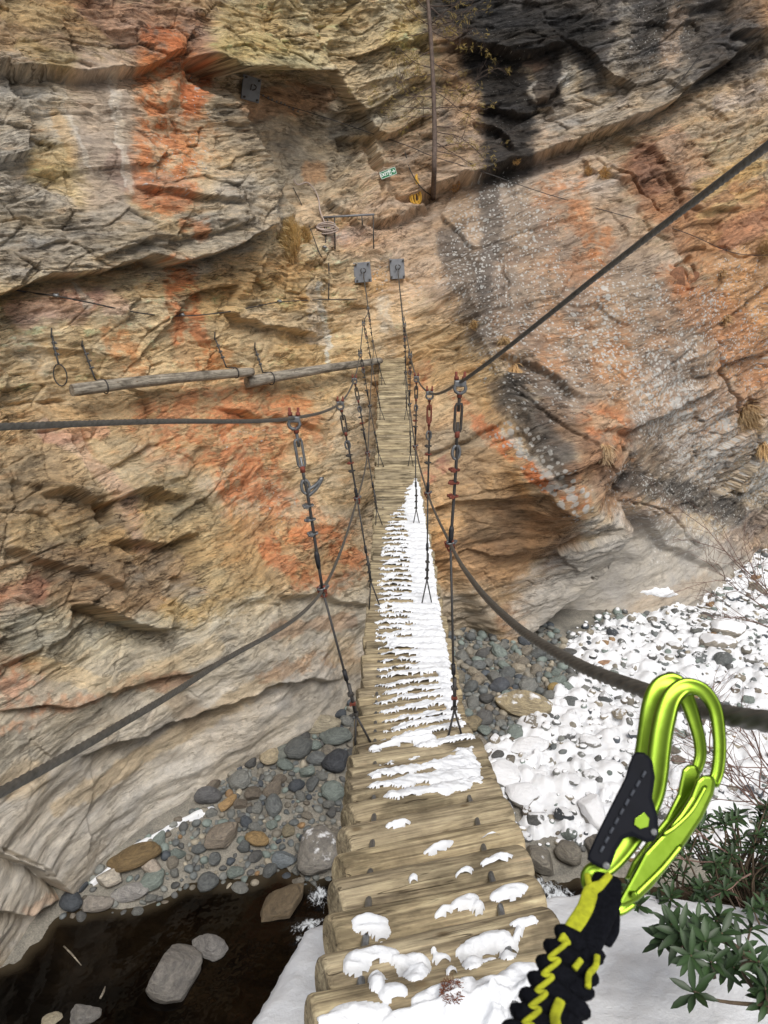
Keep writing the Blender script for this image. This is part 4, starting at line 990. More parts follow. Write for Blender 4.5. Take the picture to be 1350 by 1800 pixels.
def add_log(pL, pR, r_, seed, name='log_tread', mat=None, nseg=22, n=20, parent=None):
    pL = Vector(pL); pR = Vector(pR); L = (pR - pL).length; ax = (pR - pL).normalized()
    yv = Vector((0, 0, 1)).cross(ax).normalized(); zv = ax.cross(yv); Mx = Matrix((ax, yv, zv)).transposed()
    vs = []; fs = []
    xs = [-L / 2, -L / 2 + .004, -L / 2 + .014] + [(-.5 + (i + 1) / (nseg + 1)) * L for i in range(nseg)] + [L / 2 - .014, L / 2 - .004, L / 2]
    rr = [.86, .95, 1.] + [1.] * nseg + [1., .95, .86]
    for x, q in zip(xs, rr):
        for k in range(n):
            a = 2 * math.pi * k / n; c_, s_ = math.cos(a), math.sin(a)
            nz = mnoise.noise(Vector((x * 2.2 + seed * 7.1, c_ * .9, s_ * .9))); n2 = mnoise.noise(Vector((x * 7 + seed * 3.3, c_ * 2.6, s_ * 2.6)))
            rad = r_ * q * (1 + .07 * nz + .025 * n2)
            vs.append((x, c_ * rad, s_ * rad))
    m_ = len(xs)
    for i in range(m_ - 1):
        for k in range(n): fs.append((i * n + k, (i + 1) * n + k, (i + 1) * n + (k + 1) % n, i * n + (k + 1) % n))
    fs.append(tuple(range(n))); fs.append(tuple((m_ - 1) * n + k for k in range(n))[::-1])
    me = bpy.data.meshes.new(name); me.from_pydata(vs, [], fs); me.polygons.foreach_set('use_smooth', [True] * (len(fs) - 2) + [False, False]); me.materials.append(mat or M['wood']); me.update()
    o = bpy.data.objects.new(name, me); link(o, parent)
    o.matrix_local = (Matrix.Translation(-parent.location) if parent else Matrix()) @ Matrix.Translation((pL + pR) / 2) @ Mx.to_4x4()
    return o
near = [((545,1815),(985,1722),.074), ((566,1737),(970,1641),.072), ((579,1660),(942,1581),.072), ((588,1594),(919,1524),.076), ((596,1545),(905,1477),.076), ((604,1493),(888,1433),.076), ((611,1447),(868,1396),.074),
        ((612,1416),(862,1370),.060), ((613,1393),(856,1351),.058), ((614,1373),(850,1333),.058), ((616,1352),(843,1316),.066)]
for i, (a, b_, r_) in enumerate(near):
    LOGS.append((deck_hit(*a), deck_hit(*b_), r_))
Yc = deck_hit(620, 1336).y + .0; Yr = deck_hit(825, 1299).y
pitch = .13; k = 0; NTH = []
Y = Yc + .02
while Y < 18.0:
    skew = (Yr - Yc) * float(np.interp(Y, [3.2, 5.2], [1, .0]))
    r_ = .074 if k == 0 else float(np.interp(Y, [3.4, 8, 18], [.063, .074, .088])) * rnd.uniform(.92, 1.05)
    if Y > 17.3: r_ = .10
    pL = edge_pt(-1, Y); pR = edge_pt(1, Y + skew)
    pL.z = deck_z(Y) + rnd.gauss(0, .006); pR.z = deck_z(Y + skew) + rnd.gauss(0, .006)
    ex = rnd.uniform(-.012, .02); pL.x -= ex; pR.x += rnd.uniform(-.012, .02)
    pR.y += rnd.gauss(0, .008)
    LOGS.append((pL, pR, r_)); Y += r_ * 2 * .99; k += 1
print('logs', len(LOGS))
for i, (a, b_, r_) in enumerate(LOGS):
    if i >= 98: break
    add_log(a, b_, r_ * (1 if i < 11 else .92), i + 1, nseg=22 if i < 16 else 8, n=24 if i < 16 else 12, parent=bridge)
mb = MB()
if len(LOGS) > 98:
    for (a, b_, r_) in LOGS[98:]:
        mb.tube([a - bridge.location, (a + b_) / 2 - bridge.location, b_ - bridge.location], r_, 10)
    o = mb.build('log_treads', M['wood'], bridge); o['kind'] = 'stuff'
# cables that run under / through the logs
BP = lambda v: Vector(v) - bridge.location
for f_ in (.17, .80):
    pts = []
    for Y in [ .6, .9, 1.2] + [q.y for q in [(a + (b_ - a) * f_) for a, b_, _ in LOGS[1:]]][::1]:
        L_, R_ = edge_pt(-1, max(Y, 1.35)), edge_pt(1, max(Y, 1.35)); p = L_ + (R_ - L_) * f_; p.y = Y; p.z = deck_z(Y) + .035
        pts.append(BP(p))
    MB().tube(pts, .0105, 8, rf=lambda a, L: 1).build('deck_cable', M['steel'], bridge)

# ---- suspension and hand cables: pixel of the node, forward distance
HANG = [  # side, Y, top, crossing, bottom
 (-1, 3.30, (517,735), (567,1037), (642,1333)), (-1, 5.50, (598,708), (628,877), (660,1072)), (-1, 7.9, (623,666), (646,797), (668,941)), (-1, 10.4, (633,620), (650,714), (671,830)), (-1, 13.0, (639,567), (654,642), (673,742)), (-1, 15.6, (647,541), (655,600), (676,688)),
 (1, 3.37, (809,672), (792,957), (800,1310)), (1, 5.55, (755,690), (752,868), (750,1068)), (1, 7.9, (732,663), (730,785), (732,938)), (1, 10.4, (721,623), (720,711), (722,830)), (1, 13.0, (711,570), (713,655), (715,742)), (1, 15.6, (709,560), (712,610), (713,690))]
PLATES = [((635,479), 'pale steel anchor plate above the far deck end, left one of the level pair'), ((697,474), 'pale steel anchor plate above the far deck end, right one of the level pair'), ((434,157), 'dark steel anchor plate tilted under the rock overhang, apart from the level pair')]
plate_pt = {}
for i, ((px, py), lab) in enumerate(PLATES):
    p, n = cliff_at(px, py); n = (n + Vector((0, -1.2, -.1))).normalized()
    if i == 2: n = Vector((.55, -.8, -.1)).normalized()
    d = p.y * CP - p.z * SP; s_ = (32 if i < 2 else 36) * d / F
    p = p + n * (.17, .17, .26)[i]
    o = empty('anchor_plate', p); PN = n; tag(o, lab, 'anchor plate')
    q = n.to_track_quat('Z', 'Y').to_matrix().to_4x4() @ Matrix.Rotation(R((4, 2, -8)[i]), 4, 'Z')
    MB().box((0, 0, -.04), (s_ * (.95, .8, .95)[i], s_ * 1.05, .05), q, .008).build('plate', M['plate'], o)
    for sx_ in (-1, 1):
        for sy_ in (-1, 1):
            m2 = MB(); m2.tube([q @ Vector((sx_ * s_ * .34, sy_ * s_ * .42, -.03)), q @ Vector((sx_ * s_ * .34, sy_ * s_ * .42, .03))], .022, 6); m2.build('bolt', M['dark'], o)
    m2 = MB(); 
    for sx_ in (-1, 1): m2.tube(smooth_path([q @ Vector((sx_ * .02, -.02, 0)), q @ Vector((sx_ * .05, .0, .07)), q @ Vector((sx_ * .055, .05, .09)), q @ Vector((sx_ * .02, .08, .05))], 3), .011, 6)
    m2.build('shackle', M['dark'], o)
    plate_pt[i] = p + n * .06
def cable(name, pts, rad, twist_until=None, mat=None):
    """wire rope; within twist_until metres of the camera it gets laid strands"""
    sp = []; acc = 0
    path = smooth_path(pts, 24); res = [path[0]]
    for p in path[1:]:
        res.append(p)
    # resample: fine near the camera
    out = [res[0]]; carry = res[0]; 
    for p in res[1:]:
        while True:
            step_ = .0045 if carry.length < (twist_until or 0) else (.012 if carry.length < (twist_until or 0) * 1.6 else .12)
            v_ = p - carry
            if v_.length < step_: break
            carry = carry + v_.normalized() * step_; out.append(carry)
    out.append(res[-1])
    lay = .125
    dists = [p.length for p in out]
    rf = None
    mb = MB()
    if twist_until:
        Ls = [0]
        for i in range(1, len(out)): Ls.append(Ls[-1] + (out[i] - out[i - 1]).length)
        fade = lambda d: max(0, min(1, (twist_until * 1.5 - d) / (twist_until * .3)))
        k_near = {round(L, 6): fade(d) for L, d in zip(Ls, dists)}
        def rf(a, L):
            fd = k_near.get(round(L, 6), 1)
            return 1 + fd * .24 * (abs(math.sin(3 * a - 3 * 2 * math.pi * L / lay)) - .6)
        mb.tube([BP(p) for p in out], rad, 30, rf=rf)
    else: mb.tube([BP(p) for p in out], rad, 8)
    return mb.build(name, mat or M['cable'], bridge)
tops = {s: [PY(*t, Y) for (sd_, Y, t, c_, b_) in HANG if sd_ == s] for s in (-1, 1)}
crs = {s: [PY(*c_, Y) for (sd_, Y, t, c_, b_) in HANG if sd_ == s] for s in (-1, 1)}
bots = {s: [PY(*b_, Y) for (sd_, Y, t, c_, b_) in HANG if sd_ == s] for s in (-1, 1)}
for s in (-1, 1):
    for i, b_ in enumerate(bots[s]): b_.z = max(b_.z, deck_z(b_.y) - .02)
RAD = .0078
cable('suspension_cable', [P(-260, 758, 1.2), P(0, 750, 1.55), P(260, 741, 2.15)] + tops[-1] + [plate_pt[0]], RAD, 2.4)
cable('suspension_cable', [P(1560, 95, .95), P(1350, 256, 1.3), P(1080, 462, 2.0)] + tops[1] + [plate_pt[1]], RAD, 2.4)
cable('hand_cable', [P(-180, 1480, .85), P(0, 1393, 1.1), P(200, 1280, 1.5), P(370, 1175, 2.1)] + crs[-1] + [plate_pt[0] + Vector((0, 0, -.06))], RAD, 2.4)
hand_near = [P(1620, 1290, .42), P(1340, 1267, .56), P(1240, 1248, .63), P(1130, 1213, .76), P(1000, 1160, 1.02), P(895, 1090, 1.5), P(830, 1020, 2.25)]
cable('hand_cable', hand_near + crs[1] + [plate_pt[1] + Vector((0, 0, -.06))], RAD, 2.4)
# ---- hangers
def clamp(p, ax, side_v, sc, mat, parent, name='wire_clamp'):
    """U-bolt clip: saddle, two threaded legs with nuts"""
    ax = ax.normalized(); s_ = (side_v - ax * side_v.dot(ax)).normalized(); f_ = ax.cross(s_)
    q = Matrix((s_, f_, ax)).transposed().to_4x4(); q.translation = p
    mb = MB(); mb.box((0, -.012 * sc, 0), (.05 * sc, .02 * sc, .022 * sc), q, .003 * sc)
    for e in (-1, 1): mb.tube([q @ Vector((e * .017 * sc, -.035 * sc, 0)), q @ Vector((e * .017 * sc, .012 * sc, 0))], .0055 * sc, 6)
    mb.tube([q @ Vector((.017 * sc * math.cos(a), .012 * sc + .016 * sc * math.sin(a), 0)) for a in np.linspace(0, math.pi, 6)], .0055 * sc, 6)
    for e in (-1, 1): mb.tube([q @ Vector((e * .017 * sc, -.033 * sc, 0)), q @ Vector((e * .017 * sc, -.022 * sc, 0))], .0095 * sc, 6)
    return mb.build(name, mat, parent)
for (sd_, Y, t, c_, b_) in HANG:
    pt, pc, pb = PY(*t, Y), PY(*c_, Y), PY(*b_, Y)
    pb.z = max(pb.z, deck_z(pb.y) + .0)
    big = 1.0 if Y < 4 else 1.0
    near_ = Y < 9
    dn = (pc - pt).normalized(); side_v = Vector((1, .25, 0)); L1 = (pc - pt).length
    root = MB(); fork = pb + (pc - pb).normalized() * (.22 if Y < 4 else .26)
    tb0 = pt + dn * .05; tb1 = pt + dn * (.30 if near_ else .22)
    # lower wire: thin single strand, doubled near the bottom
    wpath = [BP(tb1), BP(pt + dn * (L1 * .45) + Vector((.004, 0, 0))), BP(pc)]
    KF = 1.0 if Y < 9 else .8
    root.tube(smooth_path(wpath, 5), [.0075 * KF] * 11, 8)
    root.tube([BP(pc), BP(fork)], .0062, 8)
    v_ = (fork - pb); 
    root.tube([BP(pb + v_ * 1.9 + Vector((.006, -.004, 0))), BP(fork)], .0095, 8)
    for e in (-1, 1): root.tube([BP(fork), BP(pb + Vector((.055 * e, .02 * e, -.03)))], .0062, 6)
    h = root.build('hanger', M['wire'], bridge)
    rust = M['rust'] if near_ else M['dark']
    # fork clip at the top cable
    q = Matrix.Translation(BP(pt)); mb = MB()
    for e in (-1, 1): mb.tube([BP(pt + Vector((.016 * e, 0, -.02))), BP(pt + Vector((.02 * e, 0, .048)))], .0068, 6); mb.tube([BP(pt + Vector((.018 * e, 0, .012))), BP(pt + Vector((.018 * e, 0, .026)))], .012, 6)
    mb.build('cable_fork', rust, h)
    mb = MB(); mb.box((0, 0, 0), (.055, .03, .03), Matrix.Translation(BP(pt + Vector((0, 0, -.004)))), .006); mb.tube([BP(pt + Vector((.026 * math.cos(a), -.006, -.026 + .024 * math.sin(a)))) for a in np.linspace(0, 2 * math.pi, 11)[:-1]], .0085, 6, closed=True)
    mb.build('eye', M['steel'], h)
    # turnbuckle: two side bars with threaded ends
    tl = .13 if near_ else .1; s_ = (side_v - dn * side_v.dot(dn)).normalized(); c0 = tb0 + dn * .05
    mb = MB(); loop = [c0 + s_ * .014, c0 + s_ * .016 + dn * tl * .1, c0 + s_ * .016 + dn * tl * .9, c0 + s_ * .012 + dn * tl, c0 - s_ * .012 + dn * tl, c0 - s_ * .016 + dn * tl * .9, c0 - s_ * .016 + dn * tl * .1, c0 - s_ * .012]
    mb.tube([BP(p) for p in loop], .0068, 6, closed=True)
    mb.tube([BP(tb0), BP(tb0 + dn * .085)], .0075, 8); mb.tube([BP(c0 + dn * tl * .66), BP(tb1 + dn * .02)], .0075, 8)
    mb.build('turnbuckle', M['steel'] if sd_ < 0 and Y < 4 else (M['rust'] if 5 < Y < 6 and sd_ > 0 else M['dark']), h)
    mb = MB(); mb.tube([BP(c0 + dn * (tl - .002)), BP(c0 + dn * (tl + .028))], .013, 6); mb.tube([BP(tb0 - dn * .008), BP(tb0 + dn * .02)], .013, 6); mb.build('rusty_nut', M['rust'], h)
    # wire loop with thimble below the turnbuckle
    th = tb1 + dn * .03; mb = MB()
    mb.tube([BP(th + s_ * .019 * math.sin(a) - dn * .034 * math.cos(a)) for a in np.linspace(0, 2 * math.pi, 13)[:-1]], .0075, 6, closed=True)
    if sd_ < 0 and Y < 4: mb.tube(smooth_path([BP(th + s_ * .0 + dn * .02), BP(th + s_ * .05 - dn * .0), BP(th + s_ * .085 - dn * .03), BP(th + s_ * .05 + dn * .018), BP(th + dn * .05)], 4), .0085, 6)
    mb.build('thimble', M['steel'], h)
    for j, f_ in enumerate((.12, .20, .285) if near_ else (.14, .26, .38)):
        clamp(BP(tb1 + dn * (.02 + L1 * f_)), dn, Vector((.3, 1, 0)) if j % 2 else Vector((-.3, 1, 0)), .8, M['rust'] if (sd_ > 0 and Y < 4) or (5 < Y < 9 and j == 1) else M['dark' if Y > 5 else 'steel'], h)
    # shrink sleeve
    mb = MB(); s0 = pt + dn * L1 * (.76 if sd_ < 0 and Y < 4 else .88 if Y < 6 else .7); mb.tube([BP(s0), BP(s0 + dn * .02), BP(s0 + dn * .055), BP(s0 + dn * .09)], [.0095, .013, .0125, .0095], 8); mb.build('black_sleeve', M['black'], h)
    # double clamp where the hand cable crosses
    clamp(BP(pc + dn * .012), Vector((.2, 1, 0)), Vector((1, 0, .3)), .95, M['rust'] if Y < 9 else M['dark'], h); clamp(BP(pc - dn * .012), dn, Vector((.8, -.5, 0)), .9, M['steel'], h)
    for j, f_ in enumerate((.5, 1.0, 1.45)):
        clamp(BP(pb + v_ * (.75 + f_ * .6)), (pc - pb), Vector((1, .3 * (j - 1), 0)), .65, M['rust'] if Y < 4 and j == 1 else M['dark'], h)
    mb = MB(); s1 = pb + v_ * 2.0; mb.tube([BP(s1), BP(s1 + v_.normalized() * .06)], .0115, 8); mb.build('black_sleeve', M['black'], h)

# ---- snow on the treads
ys = np.r_[np.arange(.85, 3.4, .0055), np.arange(3.4, 11.3, .0085)]; fx = np.linspace(-.03, 1.03, 130)
LPTS = [(a, b_, r_) for a, b_, r_ in LOGS if a.y < 11.6]
EL = np.array([list(edge_pt(-1, max(y, 1.36))) for y in ys]); ER = np.array([list(edge_pt(1, max(y, 1.36))) for y in ys])
SXx = EL[:, :1] + (ER[:, :1] - EL[:, :1]) * fx[None]; _la = np.array([a.y for a, b_, r_ in LOGS]); _lk = np.array([b_.y - a.y for a, b_, r_ in LOGS]); _lk = np.convolve(np.pad(_lk, 2, 'edge'), np.ones(5) / 5, 'valid')
SKW = np.interp(ys, _la, _lk); SYy = ys[:, None] + SKW[:, None] * np.clip(fx, 0, 1)[None]
HT = np.full(SXx.shape, -9.); GAP = np.full(SXx.shape, 1.); SGN = np.full(SXx.shape, 0.)
for a, b_, r_ in LPTS:
    ax = np.array([b_.x - a.x, b_.y - a.y]); L = np.hypot(*ax); ax /= L
    rows = np.where((ys > a.y - .6) & (ys < b_.y + .45))[0]
    if not len(rows): continue
    sl_ = slice(rows[0], rows[-1] + 1)
    dx = SXx[sl_] - a.x; dy = SYy[sl_] - a.y; t = dx * ax[0] + dy * ax[1]; dq = -dx * ax[1] + dy * ax[0]; dp = np.abs(dq)
    inside = (t > .012) & (t < L - .012)
    r0_ = r_; sd0 = LOGS.index((a, b_, r_)) + 1
    if sd0 <= 16:
        rr_ = np.full(dp.shape, r0_); mid = L / 2
        for (u_, v_) in np.argwhere((dp < r0_ * 1.12) & inside):
            cs = min(max(dq[u_, v_] / r0_, -1), 1); sn_ = math.sqrt(1 - cs * cs); xx = t[u_, v_] - mid
            rr_[u_, v_] = r0_ * (1 + .07 * mnoise.noise(Vector((xx * 2.2 + sd0 * 7.1, cs * .9, sn_ * .9))) + .025 * mnoise.noise(Vector((xx * 7 + sd0 * 3.3, cs * 2.6, sn_ * 2.6))))
        r_ = rr_
    h = a.z + (b_.z - a.z) * t / L + np.sqrt(np.maximum(r_ * r_ - dp * dp, 0)) ; h = np.where((dp < r_) & inside, h, -9)
    up = h > HT[sl_]; HT[sl_] = np.where(up, h, HT[sl_]); GAP[sl_] = np.where(up, dp / r_, GAP[sl_]); SGN[sl_] = np.where(up, dq / r_, SGN[sl_])
DZ = np.interp(SYy, np.arange(.5, 14, .02), [deck_z(y) for y in np.arange(.5, 14, .02)])
HTs = np.maximum(HT, DZ - .02)
# relax so that snow bridges the gaps
Hs = HTs.copy()
for _ in range(3):
    Hs = np.maximum(Hs, (np.roll(Hs, 1, 0) + np.roll(Hs, -1, 0) + np.roll(Hs, 1, 1) + np.roll(Hs, -1, 1)) / 4)
dpx, dpy, dd_ = proj(SXx, SYy, HTs)
FXX = np.repeat(fx[None], len(ys), 0)
n_c = fbm(SXx * 7, SYy * 7, 4, 309)
n_a = fbm(SXx * 9, SYy * 14, 4, 300); n_b = fbm(SXx * 22, SYy * 40, 3, 304)
# long cover between photo rows 1330 and 830
lb = np.interp(dpy, [835,860,885,905,940,1000,1060,1120,1200,1250,1290,1312,1330], [.95,.72,.60,.36,.20,.19,.16,.19,.20,.22,.30,.45,1.2])
rb = np.interp(dpy, [835,860,1000,1100,1200,1260,1290,1312,1330], [.9,.97,.97,.95,.97,.96,1.0,.95,.2])
body = np.minimum((FXX - lb) * 3.2, (rb - FXX) * 9)
strip = 1 - GAP                                     # 1 on the crown of each log
solid = ss(.46, .70, FXX) * ss(1215, 1150, dpy) + ss(.78, .88, FXX) * ss(1290, 1240, dpy)
solid = np.clip(solid, 0, 1)
cov = body + .55 * n_a + .3 * n_b
n_h = fbm(SXx * 6, SYy * 9, 3, 311)
holes = (1 - solid) * ((1 - np.abs(SGN + .42) / .62) * 1.6 - np.interp(dpy, [840, 900, 960, 1040, 1130, 1170, 1300], [.1, .5, .75, .95, .95, .35, .25]) + 1.6 * n_h)
m1 = np.where(body > -.25, np.minimum(cov, .55 - 2.2 * holes), -1)
m1 = np.where((dpy > 830) & (dpy < 1332), m1, -1)
# snow field on the four thin logs
fp = poly_sd([(645,1353),(700,1338),(765,1333),(832,1312),(852,1378),(820,1386),(775,1408),(690,1412),(672,1396),(646,1392)], dpx, dpy)
sol2 = ss(730, 790, dpx)
m2 = np.where(fp > -12, fp / 18 + .7 * n_a + .2 * n_b - (1 - sol2) * np.maximum((1 - np.abs(SGN + .42) / .62) * 1.5 - .35 + 1.6 * n_h, 0) * 2.5, -1)
m_ = np.maximum(m1, m2)
for (x, y, a_, b2, an) in [(650,1627,27,15,-8),(668,1638,16,14,0),(640,1618,20,8,-10),(815,1588,24,11,-20),(783,1602,18,8,-30),(840,1598,10,10,0),(893,1570,30,13,-18),(625,1695,20,18,-25),(660,1680,32,11,-8),(728,1702,22,21,10),(662,1728,12,14,0),(705,1690,14,8,0),(777,1687,13,9,0),(763,1674,5,3,0),(850,1663,42,20,-22),(828,1678,18,20,0),(890,1665,18,16,0),(925,1622,26,7,-8),(912,1640,7,18,20),(690,1745,22,14,-10),(793,1710,8,4,0),
      (727,1546,8,7,-20),(816,1535,14,7,-22),(875,1512,24,6,-16),(772,1491,22,8,-22),(862,1472,16,3,-12),(700,1450,18,5,-10),(700,1305,40,5,-14),(660,1316,10,5,-5),(748,1302,16,9,-20),(630,1790,48,26,-8),(600,1800,40,16,0),
      (780,1752,46,18,-12),(830,1760,60,28,-10),(860,1740,40,18,-20),(910,1725,50,22,-20),(720,1800,60,22,-10),(800,1800,90,34,-10),(900,1790,90,50,-20),(820,1730,14,5,-20)]:
    ca, sa = math.cos(R(an)), math.sin(R(an)); ux = dpx - x; uy = dpy - y
    e = 1 - np.hypot((ux * ca + uy * sa) / (a_ * 1.1), (-ux * sa + uy * ca) / (b2 * 1.1))
    m_ = np.maximum(m_, e * 1.3 + .5 * n_c + .04 * n_b + .22 - (ss(.88, 1.0, GAP) * .5 if y < 1740 else 0))
m_ = np.where(HT > -5, m_, np.where(solid > .5, m_ * .7, m_ - .6)); m_ = np.where((FXX < .0) | (FXX > 1.0), m_ - .4, m_)
th = .016 * np.clip(m_ * 1.5, 0, 1) ** .75 * (1 + .5 * n_a) + .010 * np.clip(m_ * 2, 0, 1) * n_b
m_ = m_ * 1.0
lowr = ss(1690, 1800, dpy) * ss(700, 800, dpx); th = th * (1 + 1.6 * lowr)
th = th / np.maximum(np.sqrt(np.clip(1 - GAP ** 2, 0, 1)), .55)
zz_ = np.where(m_ > 0, HTs * (1 - np.clip(m_ * 1.2, 0, .85)) + Hs * np.clip(m_ * 1.2, 0, .85) + th, HTs - .006)
Qs = grid_q(*SXx.shape); keep = (m_.ravel()[Qs] > -.04).sum(1) >= 3; keep &= (m_.ravel()[Qs] > 0).any(1)
Vs = np.stack([SXx, SYy, zz_], -1).reshape(-1, 3); used = np.unique(Qs[keep]); rm = np.zeros(len(Vs), int); rm[used] = np.arange(len(used))
tag(mesh_np('snow_on_treads', Vs[used], rm[Qs[keep]], M['snow']), 'patchy snow lying along the right hand side of the log treads', 'snow', kind='stuff')
# ================================================================ THINGS ON THE CLIFF
def on_cliff(px, py, toward=0.):
    p, n = cliff_at(px, py); return p + p.normalized() * -toward
def wire_path(pix, off=.05, sub=6):
    return smooth_path([on_cliff(x, y, off) for x, y in pix], sub)
# two weathered timbers slung on wires along the wall
def timber(a, b_, ra, rb, label):
    root = empty('hanging_timber', (a + b_) / 2); tag(root, label, 'log')
    n = 18; L = (b_ - a).length; ax = (b_ - a).normalized()
    yv = Vector((0, 0, 1)).cross(ax).normalized(); zv = ax.cross(yv); Mx = Matrix((ax, yv, zv)).transposed()
    vs = []; fs = []; m = 40
    for i in range(m):
        t = i / (m - 1); r_ = ra + (rb - ra) * t
        for k in range(n):
            an = 2 * math.pi * k / n; c_, s_ = math.cos(an), math.sin(an)
            rr = r_ * (1 + .07 * mnoise.noise(Vector((t * L * 1.6, c_, s_)))) * (.9 if i in (0, m - 1) else 1)
            vs.append(((t - .5) * L, c_ * rr, s_ * rr + .02 * math.sin(t * 4)))
    for i in range(m - 1):
        for k in range(n): fs.append((i * n + k, (i + 1) * n + k, (i + 1) * n + (k + 1) % n, i * n + (k + 1) % n))
    fs.append(tuple(range(n))); fs.append(tuple((m - 1) * n + k for k in range(n))[::-1])
    me = bpy.data.meshes.new('timber'); me.from_pydata(vs, [], fs); me.polygons.foreach_set('use_smooth', [True] * (len(fs) - 2) + [False] * 2); me.materials.append(M['greywood']); me.update()
    o = bpy.data.objects.new('timber', me); link(o, root); o.matrix_local = Mx.to_4x4()
    return root
def front_d(pix, extra):
    ds = []
    for x, y in pix:
        p = on_cliff(x, y); ds.append(p.y * CP - p.z * SP)
    return min(ds) - extra
def tpt(x, y, e):
    ds = [(lambda p: p.y * CP - p.z * SP)(on_cliff(x + dx, y + dy)) for dx in (-8, 0, 8) for dy in (-14, 0, 14)]
    return min(ds) - e
dA = tpt(128, 686, .16); dB = tpt(440, 652, .12); 
for f_ in (.25, .5, .75):                            # keep the timber in front of the bulges of the wall
    x, y = 128 + 312 * f_, 686 - 34 * f_; need = tpt(x, y, .10); cur = dA + (dB - dA) * f_
    if cur > need: dA -= (cur - need); dB -= (cur - need)
T1a, T1b = P(126, 686, dA), P(444, 652, dB)
timber(T1a, T1b, 11.5 * dA / F, 7.5 * dB / F, 'longer weathered grey timber slung on two wires against the cliff, empty wire loop beside it')
dC = tpt(438, 671, .16); dD = min(tpt(664, 634, .1), 17.6)
for f_ in (.25, .5, .75):
    x, y = 438 + 226 * f_, 671 - 37 * f_; need = tpt(x, y, .10); cur = dC + (dD - dC) * f_
    if cur > need: dC -= (cur - need); dD -= (cur - need) * .5
T2a, T2b = P(434, 672, dC), P(670, 633, dD)
timber(T2a, T2b, 10.5 * dC / F, 5.5 * dD / F, 'shorter weathered grey timber reaching from the slung one to the end of the bridge deck')
def sling(pix_top, pix_bot, timb_pt, ring, label):
    a = on_cliff(*pix_top, .02); dt = a.y * CP - a.z * SP
    mb = MB(); db = (timb_pt.y * CP - timb_pt.z * SP) if timb_pt is not None else dt - .1
    e = P(*pix_bot, db)
    path = [a, a.lerp(e, .35) + Vector((.01, -.04, 0)), e]
    mb.tube(smooth_path(path, 5), .016, 6)
    if timb_pt is not None:                        # loop round the timber
        rr = ring * db / F; axl = (T1b - T1a).normalized(); u = Vector((0, 0, 1)); v_ = axl.cross(u).normalized()
        mb.tube([timb_pt + (u * math.sin(q) + v_ * math.cos(q)) * rr * 1.07 for q in np.linspace(0, 2 * math.pi, 17)[:-1]], .012, 6, closed=True)
        mb.tube([e, timb_pt + u * rr * 1.05], .012, 6)
    else:
        q0 = e; mb.tube([q0 + Vector((.11 * math.sin(q), 0, -.18 + .18 * math.cos(q))) for q in np.linspace(0, 2 * math.pi, 15)[:-1]], .011, 6, closed=True)
    root = empty('wire_sling', a); tag(root, label, 'wire sling')
    o = mb.build('wire', M['wire'], root)
    for v in o.data.vertices: v.co -= root.location
    dn = (e - a).normalized()
    for f_ in (.25, .45, .65): 
        c_ = clamp(a.lerp(e, f_) - a, dn, Vector((1, 0, 0)), 1.5, M['steel'], root)
    mb = MB(); mb.tube([Vector((0, .02, .12)) , Vector((0, -.05, -.02))], .014, 6); mb.build('rock_bolt', M['dark'], root)
lt = lambda a, b_, x0, x1, x: a.lerp(b_, (x - x0) / (x1 - x0))
sling((92,590), (103,640), None, 0, 'loose wire sling hanging empty on the cliff, ending in a loop')
sling((146,607), (168,668), lt(T1a, T1b, 126, 444, 176), 11.5, 'wire sling holding the thick outer end of the longer timber')
sling((378,594), (398,646), lt(T1a, T1b, 126, 444, 409), 8.5, 'wire sling holding the thin end of the longer timber')
sling((449,612), (462,655), lt(T2a, T2b, 434, 670, 471), 10.5, 'wire sling holding the thick end of the shorter timber')
# thin safety ropes along the rock
def rope(name, pix, r_, mat, label, cat, off=.06, beads=()):
    pts = wire_path(pix, off); mb = MB(); mb.tube(pts, r_, 6); o = mb.build(name, mat); tag(o, label, cat)
    for (x, y) in beads:
        p = on_cliff(x, y, off + .02); m2 = MB(); m2.tube([p + Vector((-.05, 0, 0)), p + Vector((-.025, 0, .012)), p + Vector((.03, 0, 0)), p + Vector((.05, 0, -.01))], [.02, .034, .034, .02], 6); m2.tube([p, p + Vector((0, .1, .03))], .018, 5); m2.build('rope_clip', M['steel'], o)
    return o
rope('safety_cable', [(-30,497),(40,512),(98,521),(160,532),(250,550),(320,555),(400,548),(480,533),(515,529),(560,527),(628,526)], .013, M['wire'], 'thin sagging steel safety cable crossing the tan rock above the slung timbers', 'safety cable', .10, [(98,521),(320,554),(492,530)])
rope('safety_cable', [(575,385),(572,430),(577,470),(578,526)], .012, M['wire'], 'thin vertical safety cable dropping from the iron rail to the tan rock', 'safety cable', .08, [(570,435)])
rope('guy_wire', [(452,162),(480,178),(520,190),(560,203),(650,232),(720,258),(760,275),(850,302),(960,340),(1100,380),(1200,408),(1290,444),(1360,448)], .009, M['wire'], 'long thin wire running from the high tilted plate across the big orange slab', 'wire', .16)
pl = MB()
for i in range(9): 
    q = on_cliff(462 + i * 7.5, 167 + i * 3.4, .18); pl.tube([q, q + Vector((.03, 0, -.012))], .022, 6)
o = pl.build('wire_clamps', M['steel']); o.name = 'wire_clamp_row'; tag(o, 'row of small bright clamps on the wire beside the high tilted plate', 'wire clamps')
rope('wire', [(1290,40),(1250,70),(1220,110),(1190,150),(1175,163)], .011, M['dark'], 'short slack wire on the blackened rock high at the right', 'wire', .12)
rope('rope', [(712,268),(722,300),(740,330),(760,345)], .014, M['dark'], 'dark cord hanging from the long wire down to the foot of the thin tree', 'cord', .06)
rope('rope', [(516,330),(530,360),(545,400),(560,440),(566,452)], .012, M['dark'], 'thin dark cord dropping past the grass tuft to the ledge', 'cord', .05)
